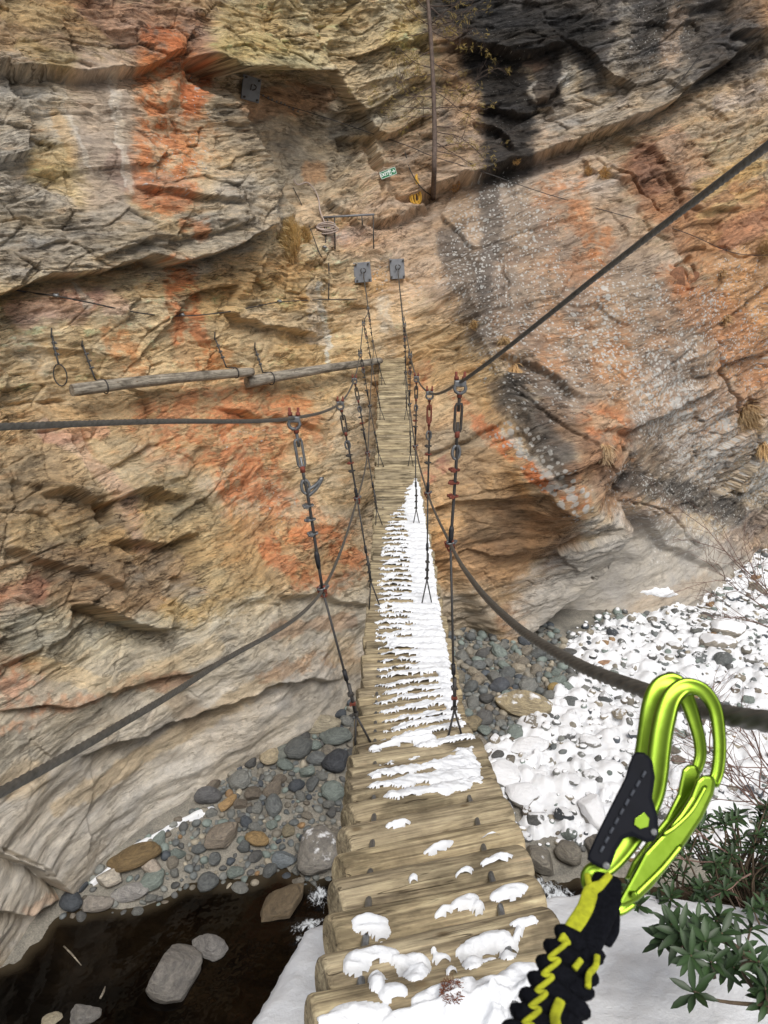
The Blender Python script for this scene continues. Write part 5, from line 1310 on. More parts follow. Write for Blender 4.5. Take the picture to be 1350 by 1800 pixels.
m_pale = simple('pale_rope', L3(176, 160, 152), .85, 0, 60, .3)
rope('rope', [(517,316),(524,326),(540,322),(552,334),(560,350),(563,372),(572,395)], .016, m_pale, 'bundle of pale rope hooked in the crack above the iron rail', 'rope', .10)
m_yel = simple('yellow_rope', L3(206, 160, 60), .7, 0, 60, .3)
def coil(px, py, w_, h_, turns, mat, r_, label, flat=False):
    c_ = on_cliff(px, py, .14); d = c_.y * CP - c_.z * SP; mb = MB()
    for i in range(turns):
        a_ = w_ * d / F * rnd.uniform(.6, 1.1); b2 = h_ * d / F * rnd.uniform(.75, 1.1); o_ = Vector((rnd.uniform(-.04, .04), rnd.uniform(-.05, .02), rnd.uniform(-.05, .05)))
        ph = rnd.uniform(-.3, .3)
        mb.tube([c_ + o_ + Vector((a_ * math.sin(q + ph), rnd.uniform(-.01, .01), b2 * math.cos(q))) for q in np.linspace(0, 2 * math.pi, 21)[:-1]], r_, 6, closed=True)
    return mb, c_, d
mb, c_, d = coil(732, 348, 9, 14, 6, m_yel, .018, ''); mb.tube([c_ + Vector((0, 0, .14)), c_ + Vector((.02, -.02, .3)), c_ + Vector((-.02, .02, .44)), c_ + Vector((.0, .03, .52))], [.05, .055, .04, .02], 8)
tag(mb.build('rope_coil', m_yel), 'coil of yellow rope hanging on the rock beside the thin tree', 'rope coil')
mb, c_, d = coil(574, 401, 17, 7, 7, m_pale, .015, ''); tag(mb.build('rope_coil', m_pale), 'coil of pale pinkish rope lying on the ledge behind the iron rail', 'rope coil')
# iron rail (bench-like frame) on the ledge
root_p = on_cliff(588, 436); rail = empty('iron_rail', root_p); tag(rail, 'small iron rail frame standing on the ledge above the two anchor plates', 'railing')
dr = root_p.y * CP - root_p.z * SP - .1
ra_, rb_ = P(568, 382, dr), P(658, 377, dr)
m2 = MB(); m2.tube([ra_ - root_p, rb_ - root_p], .024, 8); m2.tube([ra_ - root_p + Vector((0, .12, 0)), rb_ - root_p + Vector((0, .12, 0))], .02, 8); m2.build('rail_bar', M['plate'], rail)
for x, y0, y1 in ((588, 381, 438), (656, 378, 437), (570, 383, 420), (636, 379, 395)):
    m2 = MB(); m2.tube([P(x, y0, dr) - root_p, P(x + 1, y1, dr) - root_p], .017, 6); m2.build('post', M['dark'], rail)
# emergency exit sign
c0, n0 = cliff_at(682, 305); c0 = c0 - c0.normalized() * .2; ds_ = c0.y * CP - c0.z * SP
sw, sh_ = 29 * ds_ / F, 12.5 * ds_ / F
sq = Matrix.Translation(c0) @ Matrix.Rotation(R(19), 4, Vector((0, -1, 0))) @ Matrix.Rotation(R(90), 4, 'X')
sq = Matrix.Translation(c0) @ (Matrix.Rotation(R(-19), 4, 'Y') @ Matrix.Rotation(R(84), 4, 'X'))
m_g = simple('sign_green', L3(18, 122, 74), .5, 0, 5, .08); m_w = simple('sign_white', L3(225, 232, 228), .5, 0, 5, .04)
sign = empty('exit_sign', c0); tag(sign, 'small green emergency exit sign with white pictogram and arrow, tilted on the rock', 'sign')
SI = Matrix.Translation(-c0) @ sq
MB().box((0, 0, 0), (sw, sh_, .012), SI).build('sign_panel', m_g, sign)
bd = MB(); tk = sh_ * .055
for q in ((0, sh_ / 2 - tk, sw - tk, tk), (0, -sh_ / 2 + tk, sw - tk, tk), (-sw / 2 + tk, 0, tk, sh_ - tk * 2.6), (sw / 2 - tk, 0, tk, sh_ - tk * 2.6)): bd.box((q[0], q[1], .008), (q[2], q[3], .004), SI)
bd.build('border', m_w, sign)
cu = bpy.data.curves.new('t', 'FONT'); cu.body = 'EXIT'; cu.size = sh_ * .62; cu.align_x = 'CENTER'; cu.align_y = 'CENTER'; cu.extrude = .002; cu.offset = .004
to = bpy.data.objects.new('tmp', cu); col.objects.link(to); dg = bpy.context.evaluated_depsgraph_get(); me = bpy.data.meshes.new_from_object(to.evaluated_get(dg)); bpy.data.objects.remove(to)
me.transform(SI @ Matrix.Translation((-sw * .25, 0, .010))); me.materials.clear(); me.materials.append(m_w); link(bpy.data.objects.new('lettering', me), sign)
ic = MB(); s2 = sh_
def flatpoly(mb, pts, z, M_):
    n = len(pts); mb.add([(x, y, z) for x, y in pts] + [(x, y, z - .004) for x, y in pts], [tuple(range(n))] + [(i, i + n, (i + 1) % n + n, (i + 1) % n) for i in range(n)], False, M_)
flatpoly(ic, [(.06*s2, -.34*s2), (.44*s2, -.34*s2), (.44*s2, .34*s2), (.06*s2, .34*s2)], .011, SI)
ic.build('door_pictogram', m_w, sign)
mn = MB(); flatpoly(mn, [(.22*s2, .02*s2), (.34*s2, .12*s2), (.40*s2, .02*s2), (.34*s2, -.08*s2), (.40*s2, -.26*s2), (.33*s2, -.28*s2), (.27*s2, -.12*s2), (.14*s2, -.24*s2), (.10*s2, -.18*s2), (.22*s2, -.06*s2)], .014, SI)
flatpoly(mn, [(.30*s2 + .05*s2*math.cos(a), .22*s2 + .05*s2*math.sin(a)) for a in np.linspace(0, 2*math.pi, 9)[:-1]], .014, SI); mn.build('running_figure', m_g, sign)
ar = MB(); flatpoly(ar, [(.55*s2, .06*s2), (.82*s2, .06*s2), (.72*s2, .24*s2), (.82*s2, .24*s2), (1.02*s2, 0), (.82*s2, -.24*s2), (.72*s2, -.24*s2), (.82*s2, -.06*s2), (.55*s2, -.06*s2)], .012, SI); ar.build('arrow', m_w, sign)
# ---- dry grass tufts in the cracks
m_gr, nt, b = newmat('dry_grass'); oi = objco(nt); hi = nt.nodes.new('ShaderNodeAttribute'); hi.attribute_name = 'Col'
nt.links.new(hi.outputs['Color'], b.inputs['Base Color']); b.inputs['Roughness'].default_value = .8
def tuft(px, py, wpx, hpx, n, label, tip=(255,232,178), lean=(0, 0), droop=.5):
    base = on_cliff(px, py, -.02); d = base.y * CP - base.z * SP; k = d / F; V = []; Fc = []; Cc = []
    for i in range(n):
        a = rnd.uniform(0, 6.283); rr = rnd.random() ** .5 * wpx * .33 * k
        o_ = base + Vector((rr * 1.2 * math.cos(a), rnd.uniform(-.14, .02), rr * 1.5 * math.sin(a) + rnd.gauss(0, .12) * (hpx * k)))
        L = hpx * .7 * k * rnd.uniform(.3, 1.15); dir_ = Vector((math.cos(a) * .32 + lean[0] + rnd.gauss(0, .3), -.75 + rnd.gauss(0, .2), .75 + lean[1] + rnd.gauss(0, .2))).normalized()
        sd_ = dir_.cross(Vector((rnd.gauss(0, 1), rnd.gauss(0, 1), rnd.gauss(0, 1)))).normalized(); wd = .009 * rnd.uniform(.7, 1.3)
        j = rnd.uniform(.65, 1.1); b0 = len(V)
        for t in (0, .35, .7, 1):
            p = o_ + dir_ * (L * t) + Vector((j - .9, 0, 0)) * (.25 * L * t * t) - Vector((0, 0, droop * L * t * t)); w2 = wd * (1 - .8 * t)
            V += [tuple(p - sd_ * w2), tuple(p + sd_ * w2)]
            c_ = np.array(lin((205, 168, 118))) * (1 - t ** .6) + np.array(lin(tip)) * t ** .6; Cc += [c_ * j] * 2
        for q in range(3): Fc.append((b0 + 2*q, b0 + 2*q + 1, b0 + 2*q + 3, b0 + 2*q + 2))
    o = mesh_np('grass_tuft', np.array(V), np.array(Fc), m_gr, smooth=False, cols={'Col': np.array(Cc)}); tag(o, label, 'grass tuft'); return o
tuft(504, 428, 62, 56, 2600, 'big golden grass tuft on the ledge edge, its largest clump', lean=(-.35, .3), droop=.35); tuft(534, 418, 30, 26, 700, 'small golden grass clump just behind the big tuft', droop=.35)
for q in [(903,650,22,42,420,'hanging straw grass tuft below the thick upper cable, on the dark arete',(238,198,144),(0,-1.0)), (1063,790,24,34,350,'pale dry grass tuft low on the orange slab above the dark crack',(214,188,152),(0,-.9)), (1062,306,26,26,350,'yellow grass tuft at the top edge of the orange slab beside the crack',(250,214,150),(0,0)),
          (1033,302,16,20,200,'small straw tuft beside the yellow one at the slab edge',(234,202,150),(0,0)), (905,288,20,12,200,'low golden tuft under the black streaked overhang',(244,204,130),(0,0)), (798,328,26,14,220,'reddish gold tuft by the foot of the thin tree',(234,178,116),(0,0)),
          (1310,735,56,48,900,'wide dead grass bush with snow near the right margin of the cliff',(188,162,124),(0,-.5)), (1340,785,20,36,250,'straw tuft hanging below the wide dead grass bush',(234,198,144),(0,-1)), (1268,482,14,24,160,'thin dry tuft in the brown rock right of the slab',(208,176,132),(0,-.4)),
          (1272,560,16,26,180,'thin dry tuft low in the brown rock right of the slab',(208,176,132),(0,-.4)), (1340,440,40,24,300,'olive brown tuft at the right margin under the thick cable',(168,146,100),(0,0)), (833,570,18,20,200,'small olive tuft on the slab edge right of the deck end',(206,176,124),(0,-.3)), (240,462,36,10,200,'sparse dry tuft at the mouth of the long dark crack',(194,164,132),(0,0)), (885,600,22,26,260,'mossy brown tuft on the dark arete above the hanging one',(188,160,114),(0,-.4))]:
    tuft(q[0], q[1], q[2] * .8, q[3] * .75, q[4], q[5], tip=q[6], lean=q[7])
# ---- thin leafless tree against the wall
m_bark = simple('bark', L3(96, 82, 74), .9, 0, 14, .35, .02)
tb = on_cliff(761, 348, .05); td = tb.y * CP - tb.z * SP
tree = empty('thin_tree', tb); tag(tree, 'thin bare conifer rising straight against the rock wall, few twigs', 'tree')
td = min((lambda p: p.y * CP - p.z * SP)(on_cliff(x + dx, y)) for y in range(-40, 345, 16) for x, dx in ((762, 0), (755, -10), (765, 8))) + .05
tp = [P(x, y, td - .25) - tb for x, y in ((761,346),(763,300),(764,240),(762,160),(758,80),(753,10),(748,-60),(744,-160))]
mb = MB(); tps_ = smooth_path([Vector((0, 0, 0))] + tp[1:], 8); mb.tube(tps_, [(.062 - .026 * i / len(tps_)) for i in range(len(tps_))], 10, rf=lambda a, L: 1 + .12 * mnoise.noise(Vector((L * 3, a, 0)))); mb.build('trunk', m_bark, tree)
mb = MB(); nd = []
def limb(p, dr_, L, r_, depth, acc):
    pts = [p]; q = Vector(p); dd = Vector(dr_)
    for i in range(6):
        dd = (dd + Vector((rnd.gauss(0, .16), rnd.gauss(0, .1), rnd.gauss(0, .16)))).normalized(); q = q + dd * L / 6; pts.append(q.copy())
        if depth and rnd.random() < .6: limb(q, (dd + Vector((rnd.gauss(0, .7), rnd.gauss(0, .3), rnd.gauss(0, .7)))).normalized(), L * .45, r_ * .55, depth - 1, acc)
    mb.tube(pts, [r_ * (1 - .12 * i) for i in range(7)], 4); acc.append(pts)
for k in range(46):
    t = rnd.random() ** .8; p = tps_[int(t * (len(tps_) - 1) * .92) + 1]
    if p.z < .9: continue
    s_ = rnd.choice((-1, 1, 1)); limb(p, Vector((s_, -.25 + rnd.gauss(0, .2), rnd.gauss(-.15, .3))).normalized(), rnd.uniform(.5, 1.5), .012, 2, nd)
mb.build('branches', m_bark, tree)
m_need = simple('dry_needles', L3(146, 126, 66), .8, 0, 10, .35)
V = []; Fc = []
for pts in nd:
    for p in pts[2:]:
        if rnd.random() < .10:
            for _ in range(7):
                v_ = Vector((rnd.gauss(0, 1), rnd.gauss(0, 1), rnd.gauss(0, 1))).normalized() * .07; s_ = v_.orthogonal().normalized() * .005; b0 = len(V)
                q = p + Vector((rnd.gauss(0, .04), rnd.gauss(0, .04), rnd.gauss(0, .04))); V += [tuple(q - s_), tuple(q + s_), tuple(q + v_ + s_), tuple(q + v_ - s_)]; Fc.append((b0, b0+1, b0+2, b0+3))
mesh_np('needles', np.array(V), np.array(Fc), m_need, tree, False)
# ---- snow lying on shelves of the right wall
for i, (pix, lab) in enumerate([([(1125,1042),(1150,1033),(1175,1034),(1196,1046),(1165,1050)], 'upper of two snow patches on the smooth grey rock at the right'), ([(1145,1078),(1165,1070),(1196,1058),(1200,1068),(1180,1090),(1160,1092)], 'lower of two snow patches on the smooth grey rock at the right')]):
    cxp = np.linspace(1105, 1215, 70); cyp = np.linspace(1020, 1105, 60); V = []; mm = []
    QX, QY = np.meshgrid(cxp, cyp); s = poly_sd(pix, QX + 5 * fbm(QX * .06, QY * .06, 3, 400 + i), QY + 4 * fbm(QX * .06, QY * .09, 3, 410 + i))
    for j in range(60):
        for k in range(70):
            th_ = .09 * math.sqrt(max(min(s[j, k] / 7, 1), 0)) if s[j, k] > 0 else -.03
            V.append(tuple(on_cliff(QX[j, k], QY[j, k]) + Vector((0, -.8, .6)) * th_ * .8 if s[j, k] > -6 else (0, 0, 0)))
    V = np.array(V); Qp = grid_q(60, 70); kp = (s.ravel()[Qp] > -3).all(1); u_ = np.unique(Qp[kp]); rm_ = np.zeros(len(V), int); rm_[u_] = np.arange(len(u_))
    tag(mesh_np('snow_patch', V[u_], rm_[Qp[kp]], M['snow']), lab, 'snow patch')
# loose blocks wedged in the crack
for k, (x, y, w_, a, lab) in enumerate([(1186,494,52,-50,'orange angular block wedged in the crack of the right slab, larger one'), (1215,490,30,-55,'small orange block wedged beside the larger in the crack')]):
    p = on_cliff(x, y, -.16); d = p.y * CP - p.z * SP; o = bpy.data.objects.new('rock_block', SV[(9, 13)[k]]); link(o); r_ = w_ * d / F / 2
    o.location = p; o.rotation_euler = (R(80), R(a), 0); o.scale = (r_ * 1.05, r_ * .8, r_ * .7); o.color = tuple(float(v) for v in lin((140, 98, 70)) * .9) + (0.,); tag(o, lab, 'rock')

# ================================================================ PLANTS ON THE NEAR BANK
m_leaf, nt, b = newmat('glossy_leaf'); at = nt.nodes.new('ShaderNodeAttribute'); at.attribute_name = 'Col'
nt.links.new(at.outputs['Color'], b.inputs['Base Color']); b.inputs['Roughness'].default_value = .5
m_stem = simple('shrub_stem', L3(84, 70, 54), .85, 0, 40, .3)
def leaf(V, Fc, Cc, p, dr_, L, W, up, c_, droop):
    dr_ = dr_.normalized(); sd_ = dr_.cross(up); sd_ = sd_.normalized() if sd_.length > .01 else dr_.orthogonal().normalized(); nn = sd_.cross(dr_)
    b0 = len(V); prof = ((0, .12), (.2, .6), (.5, 1.), (.8, .72), (1., .03))
    for t, w_ in prof:
        q = p + dr_ * (L * t) - nn * (droop * L * t * t)
        V.append(tuple(q - sd_ * W * w_ * .5 + nn * W * w_ * .16)); V.append(tuple(q)); V.append(tuple(q + sd_ * W * w_ * .5 + nn * W * w_ * .16))
        Cc += [c_, c_ * 1.5, c_]
    for i in range(4):
        a = b0 + i * 3; Fc.append((a, a + 1, a + 4, a + 3)); Fc.append((a + 1, a + 2, a + 5, a + 4))
def rosette(V, Fc, Cc, p, ax, L, n):
    ax = ax.normalized(); o1 = ax.orthogonal().normalized(); o2 = ax.cross(o1); c0 = np.array(lin((38, 58, 28))) * rnd.uniform(.7, 1.35)
    for i in range(n):
        a = i * 2.4 + rnd.uniform(-.3, .3); lift = .1 + .9 * (i / n) ** 1.3
        d_ = (o1 * math.cos(a) + o2 * math.sin(a)) * (1 - .55 * lift) + ax * lift * .8
        leaf(V, Fc, Cc, p - ax * (.022 * (1 - i / n) * L / .07), d_, L * rnd.uniform(.75, 1.1), L * rnd.uniform(.24, .32), ax, c0 * rnd.uniform(.8, 1.25), rnd.uniform(.1, .45))
def shrub(base_px, base_d, tips, label, L=.07, nstem=3):
    base = P(*base_px, base_d); root = empty('rhododendron', base); tag(root, label, 'shrub'); V = []; Fc = []; Cc = []; mb = MB()
    forks = []
    for k in range(nstem):
        f_ = base.lerp(tips[rnd.randrange(len(tips))], .5) + Vector((rnd.gauss(0, .08), rnd.gauss(0, .08), rnd.gauss(0, .05))); forks.append(f_)
        mb.tube(smooth_path([base - base, base.lerp(f_, .5) - base + Vector((0, 0, .06)), f_ - base], 5), [.012 - .0005 * i for i in range(11)], 6)
    for t in tips:
        f_ = min(forks, key=lambda q: (q - t).length + rnd.uniform(0, .12)); mid = f_.lerp(t, .55) + Vector((rnd.gauss(0, .03), rnd.gauss(0, .03), -.04))
        mb.tube(smooth_path([f_ - base, mid - base, t - base], 4), [.006, .006, .0055, .005, .0045, .004, .004, .0035, .003], 5)
        ax = ((t - mid).normalized() * .6 + Vector((0, -.25, .8))).normalized(); rosette(V, Fc, Cc, t - base, ax, L * rnd.uniform(.8, 1.15), rnd.randint(9, 13))
        if rnd.random() < .5: rosette(V, Fc, Cc, mid.lerp(t, .5) - base + Vector((rnd.gauss(0, .03), rnd.gauss(0, .03), 0)), ax, L * .8, 6)
    mb.build('stems', m_stem, root); mesh_np('foliage', np.array(V), np.array(Fc), m_leaf, root, True, cols={'Col': np.array(Cc)})
def tips_in(poly, n, dfun, jit):
    out = []; xs = [p[0] for p in poly]; ys_ = [p[1] for p in poly]
    while len(out) < n:
        x, y = rnd.uniform(min(xs), max(xs)), rnd.uniform(min(ys_), max(ys_))
        if poly_sd(poly, np.array([x]), np.array([y]))[0] > 0: out.append(P(x, y, dfun(y) + rnd.uniform(0, jit)))
    return out
BUSH = [(1180,1490),(1215,1440),(1245,1425),(1290,1418),(1420,1400),(1450,1720),(1345,1650),(1290,1600),(1200,1590),(1120,1600),(1090,1570),(1120,1530)]
shrub((1330,1760), 3.2, tips_in(BUSH, 125, lambda y: float(np.interp(y, [1420, 1700], [3.6, 2.5])), .8), 'large dark green evergreen shrub on the bank edge behind the carabiners', .062, 9)
shrub((1330,1700), 2.3, [P(x, y, d) for x, y, d in [(1195,1640,2.25),(1240,1655,2.2),(1215,1680,2.15),(1270,1640,2.3),(1180,1625,2.35),(1250,1690,2.15),(1300,1670,2.3),(1225,1618,2.4),(1290,1700,2.25),(1165,1650,2.3),(1262,1610,2.4),(1320,1630,2.4)]], 'leafy front sprig of glossy green leaves reaching over the white snow', .08, 3)
shrub((1400,1700), 2.1, [P(x, y, d) for x, y, d in [(1220,1743,2.0),(1335,1690,2.05),(1345,1735,2.0),(1350,1760,2.0),(1340,1715,2.1)]], 'lowest small leaf sprig on a bare stem over the snow', .07, 2)
m_twig = simple('twig', L3(124, 98, 88), .8, 0, 30, .3)
def twigbush(base, targets, label, r0, depth=3):
    mb = MB(); root_loc = base
    def grow(p, d_, L, r_, dp):
        pts = [p]; q = Vector(p); dd = Vector(d_)
        for i in range(5):
            dd = (dd + Vector((rnd.gauss(0, .13), rnd.gauss(0, .13), rnd.gauss(.02, .13)))).normalized(); q = q + dd * L / 5; pts.append(q.copy())
            if dp and i > 0:
                for _ in range(rnd.choice((1, 1, 2))):
                    grow(q, (dd + Vector((rnd.gauss(0, .55), rnd.gauss(0, .4), rnd.gauss(0, .5)))).normalized(), L * rnd.uniform(.45, .62), r_ * .55, dp - 1)
        mb.tube(pts, [r_ * (1 - .13 * i) for i in range(6)], 4, caps=False)
    for t in targets:
        v_ = t - base; grow(Vector((rnd.gauss(0, .05), rnd.gauss(0, .05), 0)), v_.normalized(), v_.length * .75, r0, depth)
    o = mb.build('bare_shrub', m_twig); o.location = base; tag(o, label, 'shrub'); return o
twigbush(P(1440, 1500, 4.6), [P(1180, 1290, 5.0), P(1220, 1200, 5.4), P(1260, 1400, 4.6), P(1300, 1180, 5.2), P(1150, 1380, 4.8), P(1320, 1290, 4.4)], 'leafless reddish twig shrub arching in front of the snowy river bed', .009, 2)
twigbush(P(1430, 1120, 9.0), [P(1220, 1000, 9.5), P(1180, 900, 9.8), P(1260, 960, 9.2), P(1250, 1080, 9.0)], 'fine bare branches reaching in before the snow speckled rock', .009, 2)
twigbush(P(1290, 1520, 3.3), [P(1140, 1560, 3.3), P(1110, 1500, 3.5), P(1180, 1450, 3.5)], 'bare grey twigs between the stream and the evergreen shrub', .005, 2)
# dead brown moss clump on the snow at the foot of the logs
b0_ = deck_hit(790, 1792); V = []; Fc = []; Cc = []
for i in range(250):
    a = rnd.uniform(0, 6.283); r_ = rnd.random() ** .6; p = b0_ + Vector((r_ * .024 * math.cos(a), r_ * .030 * math.sin(a), .088 + rnd.uniform(0, .012))); v_ = Vector((rnd.gauss(0, 1), rnd.gauss(0, 1), rnd.gauss(.5, .5))).normalized() * .011; s_ = v_.orthogonal().normalized() * .0007; b1 = len(V)
    V += [tuple(p - s_), tuple(p + s_), tuple(p + v_ + s_), tuple(p + v_ - s_)]; Fc.append((b1, b1+1, b1+2, b1+3)); Cc += [np.array(lin((112, 66, 42))) * rnd.uniform(.5, 1.3)] * 4
tag(mesh_np('moss_clump', np.array(V), np.array(Fc), m_gr, None, False, cols={'Col': np.array(Cc)}), 'clump of dead brown moss in the snow on the lowest log', 'moss')

# ================================================================ CARABINERS AND LANYARD
ZX = lambda x, y: (880 + x / 2.77, 1150 + y / 2.77)
m_green, nt, b = newmat('green_anodised'); v = objco(nt); n = noise(nt, v, 90, 4)
nt.links.new(ramp(nt, n, [(.3, L3(112, 140, 42)), (.7, L3(128, 156, 54))]), b.inputs['Base Color']); b.inputs['Metallic'].default_value = 1.0; b.inputs['Roughness'].default_value = .3
m_yl = simple('yellow_webbing', L3(168, 172, 30), .85, 0, 200, .25, .001); m_bk = simple('black_webbing', L3(18, 19, 24), .9, 0, 300, .35, .001); m_rub = simple('black_rubber', L3(16, 18, 26), .55, 0, 60, .2)
m_rub.node_tree.nodes['Principled BSDF'].inputs['Specular IOR Level'].default_value = .12; m_bk.node_tree.nodes['Principled BSDF'].inputs['Specular IOR Level'].default_value = .05
m_st = simple('grey_stitching', L3(66, 70, 78), .8, 0, 100, .2)
def zp(x, y, d): return P(*ZX(x, y), d)
def dzat(y): return .60 - .055 * (y / 1250)            # hangs towards the camera at its foot
VIEW = P(1150, 1400, 1).normalized()
def sweep_d(path, dd, w_, th_, name, mat, parent, org, closed=False, groove=True):
    pts = smooth_path([zp(x, y, dzat(y) + dd) for x, y in path], 8); m = len(pts); mb = MB(); prof = []
    # rounded I section: across (in the picture plane) and along the view
    nsec = 20
    for k in range(nsec):
        a = 2 * math.pi * k / nsec; c_, s_ = math.cos(a), math.sin(a)
        rx = abs(c_) ** .7 * (1 if c_ > 0 else -1); ry = abs(s_) ** .7 * (1 if s_ > 0 else -1)
        if groove and abs(c_) < .55: ry *= .72
        prof.append((rx, ry))
    vs = []; fs = []
    for i, p in enumerate(pts):
        t = (pts[min(i + 1, m - 1)] - pts[max(i - 1, 0)]).normalized(); s_ = t.cross(VIEW).normalized(); f_ = s_.cross(t)
        wv = w_ if not hasattr(w_, '__len__') else float(np.interp(i / (m - 1), np.linspace(0, 1, len(w_)), w_))
        e = .75 if i in (0, m - 1) else 1
        for rx, ry in prof: vs.append(tuple(p - org + s_ * rx * wv * e + f_ * ry * th_ * e))
    for i in range(m - 1):
        for k in range(nsec): fs.append((i * nsec + k, i * nsec + (k + 1) % nsec, (i + 1) * nsec + (k + 1) % nsec, (i + 1) * nsec + k))
    fs.append(tuple(range(nsec))[::-1]); fs.append(tuple((m - 1) * nsec + k for k in range(nsec)))
    mb.add(vs, fs, True); return mb.build(name, mat, parent)
def slab(poly, dd, th_, name, mat, parent, org, bev=.0015, dfun=None):
    bm = bmesh.new(); vsl = []
    f = bm.faces.new([bm.verts.new(zp(x, y, (dfun or dzat)(y) + dd - th_ / 2) - org) for x, y in poly])
    r_ = bmesh.ops.extrude_face_region(bm, geom=[f]); nv = [g for g in r_['geom'] if isinstance(g, bmesh.types.BMVert)]
    bmesh.ops.translate(bm, vec=VIEW * th_, verts=nv); bmesh.ops.recalc_face_normals(bm, faces=bm.faces)
    big_ = [e for e in bm.edges if len(e.link_faces) == 2 and e.calc_face_angle(0) > .6]
    bmesh.ops.bevel(bm, geom=big_, offset=bev, segments=3, affect='EDGES', profile=.5)
    bmesh.ops.triangulate(bm, faces=[f_ for f_ in bm.faces if len(f_.verts) > 4])
    mb = MB(); mb.frombm(bm, None, False); return mb.build(name, mat, parent)
def rivet(x, y, dd, r_, parent, org, mat=None):
    c_ = zp(x, y, dzat(y) + dd) - org; mb = MB(); mb.tube([c_ - VIEW * .0016, c_ - VIEW * .001, c_ + VIEW * .004], [r_ * .6, r_, r_], 16); mb.build('rivet', mat or M['steel'], parent)
orgB = zp(930, 170, .6); kb = empty('carabiner', orgB); tag(kb, 'front green carabiner with black grip sleeve, clipped on the hand cable', 'carabiner', 'lime green carabiners')
sweep_d([(1032,640),(1058,560),(1066,430),(1045,270),(985,180),(900,158),(832,215),(795,330),(775,450),(762,570),(742,680),(690,800),(610,930),(520,1030),(445,1062),(432,1110),(480,1175),(560,1232),(640,1190)], 0, [.0046,.005,.0064,.0085,.0085,.0082,.0066,.006,.006], .0056, 'body', m_green, kb, orgB)
slab([(955,612),(985,585),(1035,588),(1050,618),(1040,680),(985,800),(905,920),(815,1040),(740,1135),(668,1205),(600,1235),(560,1225),(600,1150),(655,1050),(700,965),(760,900),(800,860),(870,775),(925,690)], -.004, .011, 'gate', m_green, kb, orgB, .003)
sweep_d([(1000,640),(930,760),(850,840),(790,880)], -.0105, .0016, .0014, 'gate_rib', m_green, kb, orgB, groove=False)
sweep_d([(880,930),(790,1040),(700,1130),(650,1180)], -.0105, .0018, .0014, 'gate_rib', m_green, kb, orgB, groove=False)
slab([(638,500),(652,472),(700,478),(738,508),(752,600),(738,700),(765,790),(770,870),(748,915),(705,918),(640,885),(598,900),(560,960),(530,1045),(500,1052),(430,1015),(416,990),(470,870),(560,690),(606,600),(622,540)], -.009, .017, 'grip_sleeve', m_rub, kb, orgB, .003)
for i in range(9):
    t0 = i / 9; a = (705 - 225 * t0 - 30 * t0 * (1 - t0), 570 + 410 * t0); b_ = (705 - 225 * (t0 + .07) - 30 * t0 * (1 - t0), 570 + 410 * (t0 + .07))
    c1, c2 = zp(a[0], a[1], dzat(a[1]) - .0187) - orgB, zp(b_[0], b_[1], dzat(b_[1]) - .0187) - orgB
    mb = MB(); mb.tube([c1, c2], .0011, 6); mb.build('stitch', m_st, kb)
rivet(745, 865, -.018, .0026, kb, orgB); rivet(514, 1030, -.018, .0028, kb, orgB); rivet(650, 1172, -.0125, .0028, kb, orgB, m_green)
slab([(655,800),(700,770),(725,800),(720,840),(680,852),(650,830)], -.0185, .001, 'grip_window', m_green, kb, orgB, .0003)
orgA = zp(850, 150, .62); ka = empty('carabiner', orgA); tag(ka, 'rear green carabiner half hidden behind the one with the grip sleeve', 'carabiner', 'lime green carabiners')
sweep_d([(950,575),(972,500),(968,420),(945,330),(915,240),(880,165),(835,138),(775,165),(738,250),(718,380),(700,500),(672,640),(620,800),(540,950),(480,1060),(520,1150),(590,1200)], .022, [.0044,.005,.0062,.0084,.0084,.008,.006,.006,.006], .0054, 'body', m_green, ka, orgA)
slab([(885,560),(915,532),(960,538),(975,580),(960,650),(900,780),(820,880),(740,980),(640,1100),(600,1100),(640,1010),(720,900),(800,800),(860,680)], .017, .010, 'gate', m_green, ka, orgA, .003)
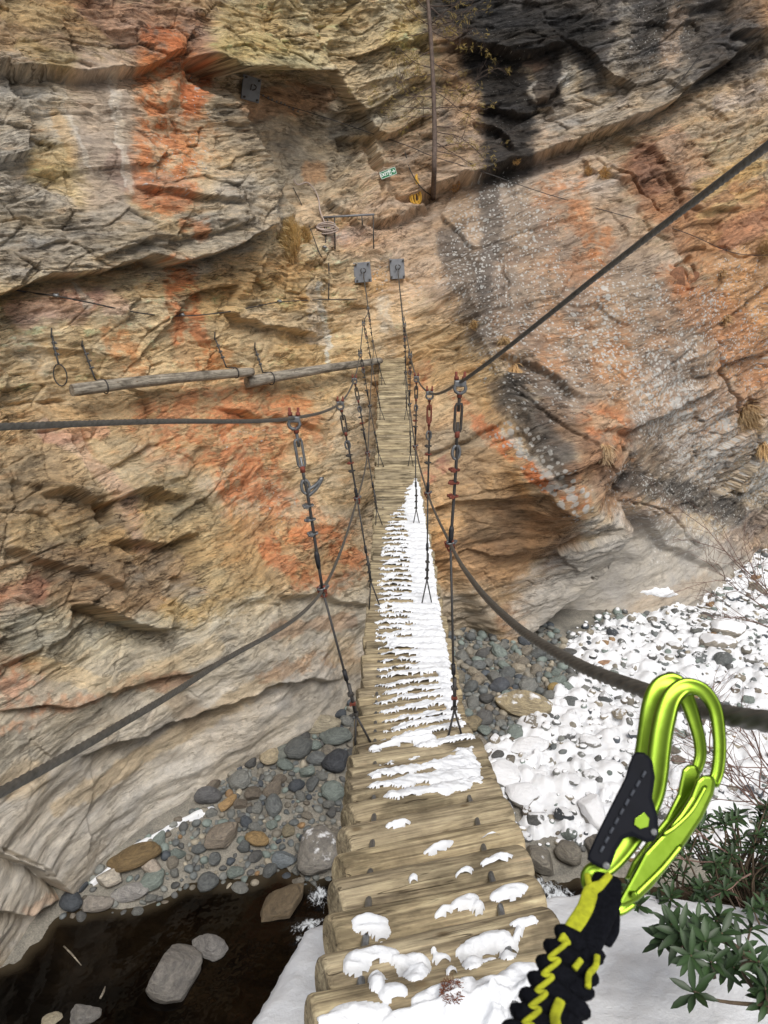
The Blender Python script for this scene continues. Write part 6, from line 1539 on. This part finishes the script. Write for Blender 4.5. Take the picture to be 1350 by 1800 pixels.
# lanyard: pleated elastic webbing
orgL = zp(470, 1090, .54); lan = empty('elastic_lanyard', orgL); tag(lan, 'black elastic lanyard with yellow zigzag stitching hanging from the carabiners', 'lanyard')
dl = lambda y: .545 - .00017 * (y - 1080)
def ribbon(path, w_, th_, name, mat, gather=0., ph=0., n=16, dd=0.):
    pts = smooth_path([zp(x, y, dl(y) + dd) for x, y in path], 26); m = len(pts); vs = []; fs = []; L = 0
    for i, p in enumerate(pts):
        if i: L += (p - pts[i - 1]).length
        t = (pts[min(i + 1, m - 1)] - pts[max(i - 1, 0)]).normalized(); s_ = t.cross(VIEW).normalized(); f_ = s_.cross(t); tt = i / (m - 1)
        wv = float(np.interp(tt, np.linspace(0, 1, len(w_)), w_)); g = gather
        for k in range(n):
            a = 2 * math.pi * k / n; c_, s2 = math.cos(a), math.sin(a)
            bulge = 1 + g * math.sin(2 * math.pi * L / .016 + ph + 1.3 * math.sin(a * 1.0)) + g * .5 * mnoise.noise(Vector((L * 160, a, ph)))
            vs.append(tuple(p - orgL + (s_ * (abs(c_) ** .6 * (1 if c_ > 0 else -1)) * wv + f_ * s2 * th_) * bulge))
    for i in range(m - 1):
        for k in range(n): fs.append((i * n + k, i * n + (k + 1) % n, (i + 1) * n + (k + 1) % n, (i + 1) * n + k))
    fs.append(tuple(range(n))[::-1]); fs.append(tuple((m - 1) * n + k for k in range(n)))
    mb = MB(); mb.add(vs, fs, True); return mb.build(name, mat, lan)
ribbon([(520,1090),(500,1180),(450,1290),(400,1400)], [.010,.0125,.0125,.0125], .004, 'webbing', m_bk)
ribbon([(540,1240),(525,1330),(495,1390)], [.006,.0075,.007], .003, 'webbing', m_bk, dd=.012)
ribbon([(350,1360),(310,1450),(265,1560),(225,1660),(185,1760),(130,1900)], [.009,.0115,.012,.0125,.013,.014], .007, 'gathered_webbing', m_bk, .2, 0., dd=.0)
ribbon([(420,1370),(400,1470),(355,1580),(320,1690),(280,1800),(240,1900)], [.009,.0115,.012,.0125,.013,.0135], .008, 'gathered_webbing', m_bk, .24, 2., dd=.012)
ribbon([(422,1075),(432,1130),(440,1160)], [.0022,.0025,.004], .002, 'yellow_fork', m_yl, dd=-.006); ribbon([(530,1075),(490,1120),(440,1160),(410,1240),(360,1330),(300,1420)], [.0025,.003,.0055,.0055,.0062,.004], .002, 'yellow_fork', m_yl, dd=-.006)
zig = [(300,1400)]
for i in range(12):
    cx0 = 300 - 190 * (i + 1) / 12; y_ = 1405 + 480 * (i + .5) / 12; zig.append((cx0 - 34 + (58 if i % 2 == 0 else 0), y_ + (12 if i % 2 else -12)))
ribbon([(x + 6, y) for x, y in zig], [.0016] * 4, .0015, 'zigzag_stitching', m_yl, dd=-.012)
ribbon([(470,1470),(462,1520),(430,1560),(425,1620)], [.002] * 3, .0016, 'yellow_edge', m_yl, dd=.0)
ribbon([(290,1690),(265,1760),(270,1830),(240,1900)], [.003] * 3, .0018, 'yellow_edge', m_yl, dd=-.010)
ribbon([(390,1490),(360,1530)], [.002] * 2, .0016, 'yellow_edge', m_yl, dd=-.008)
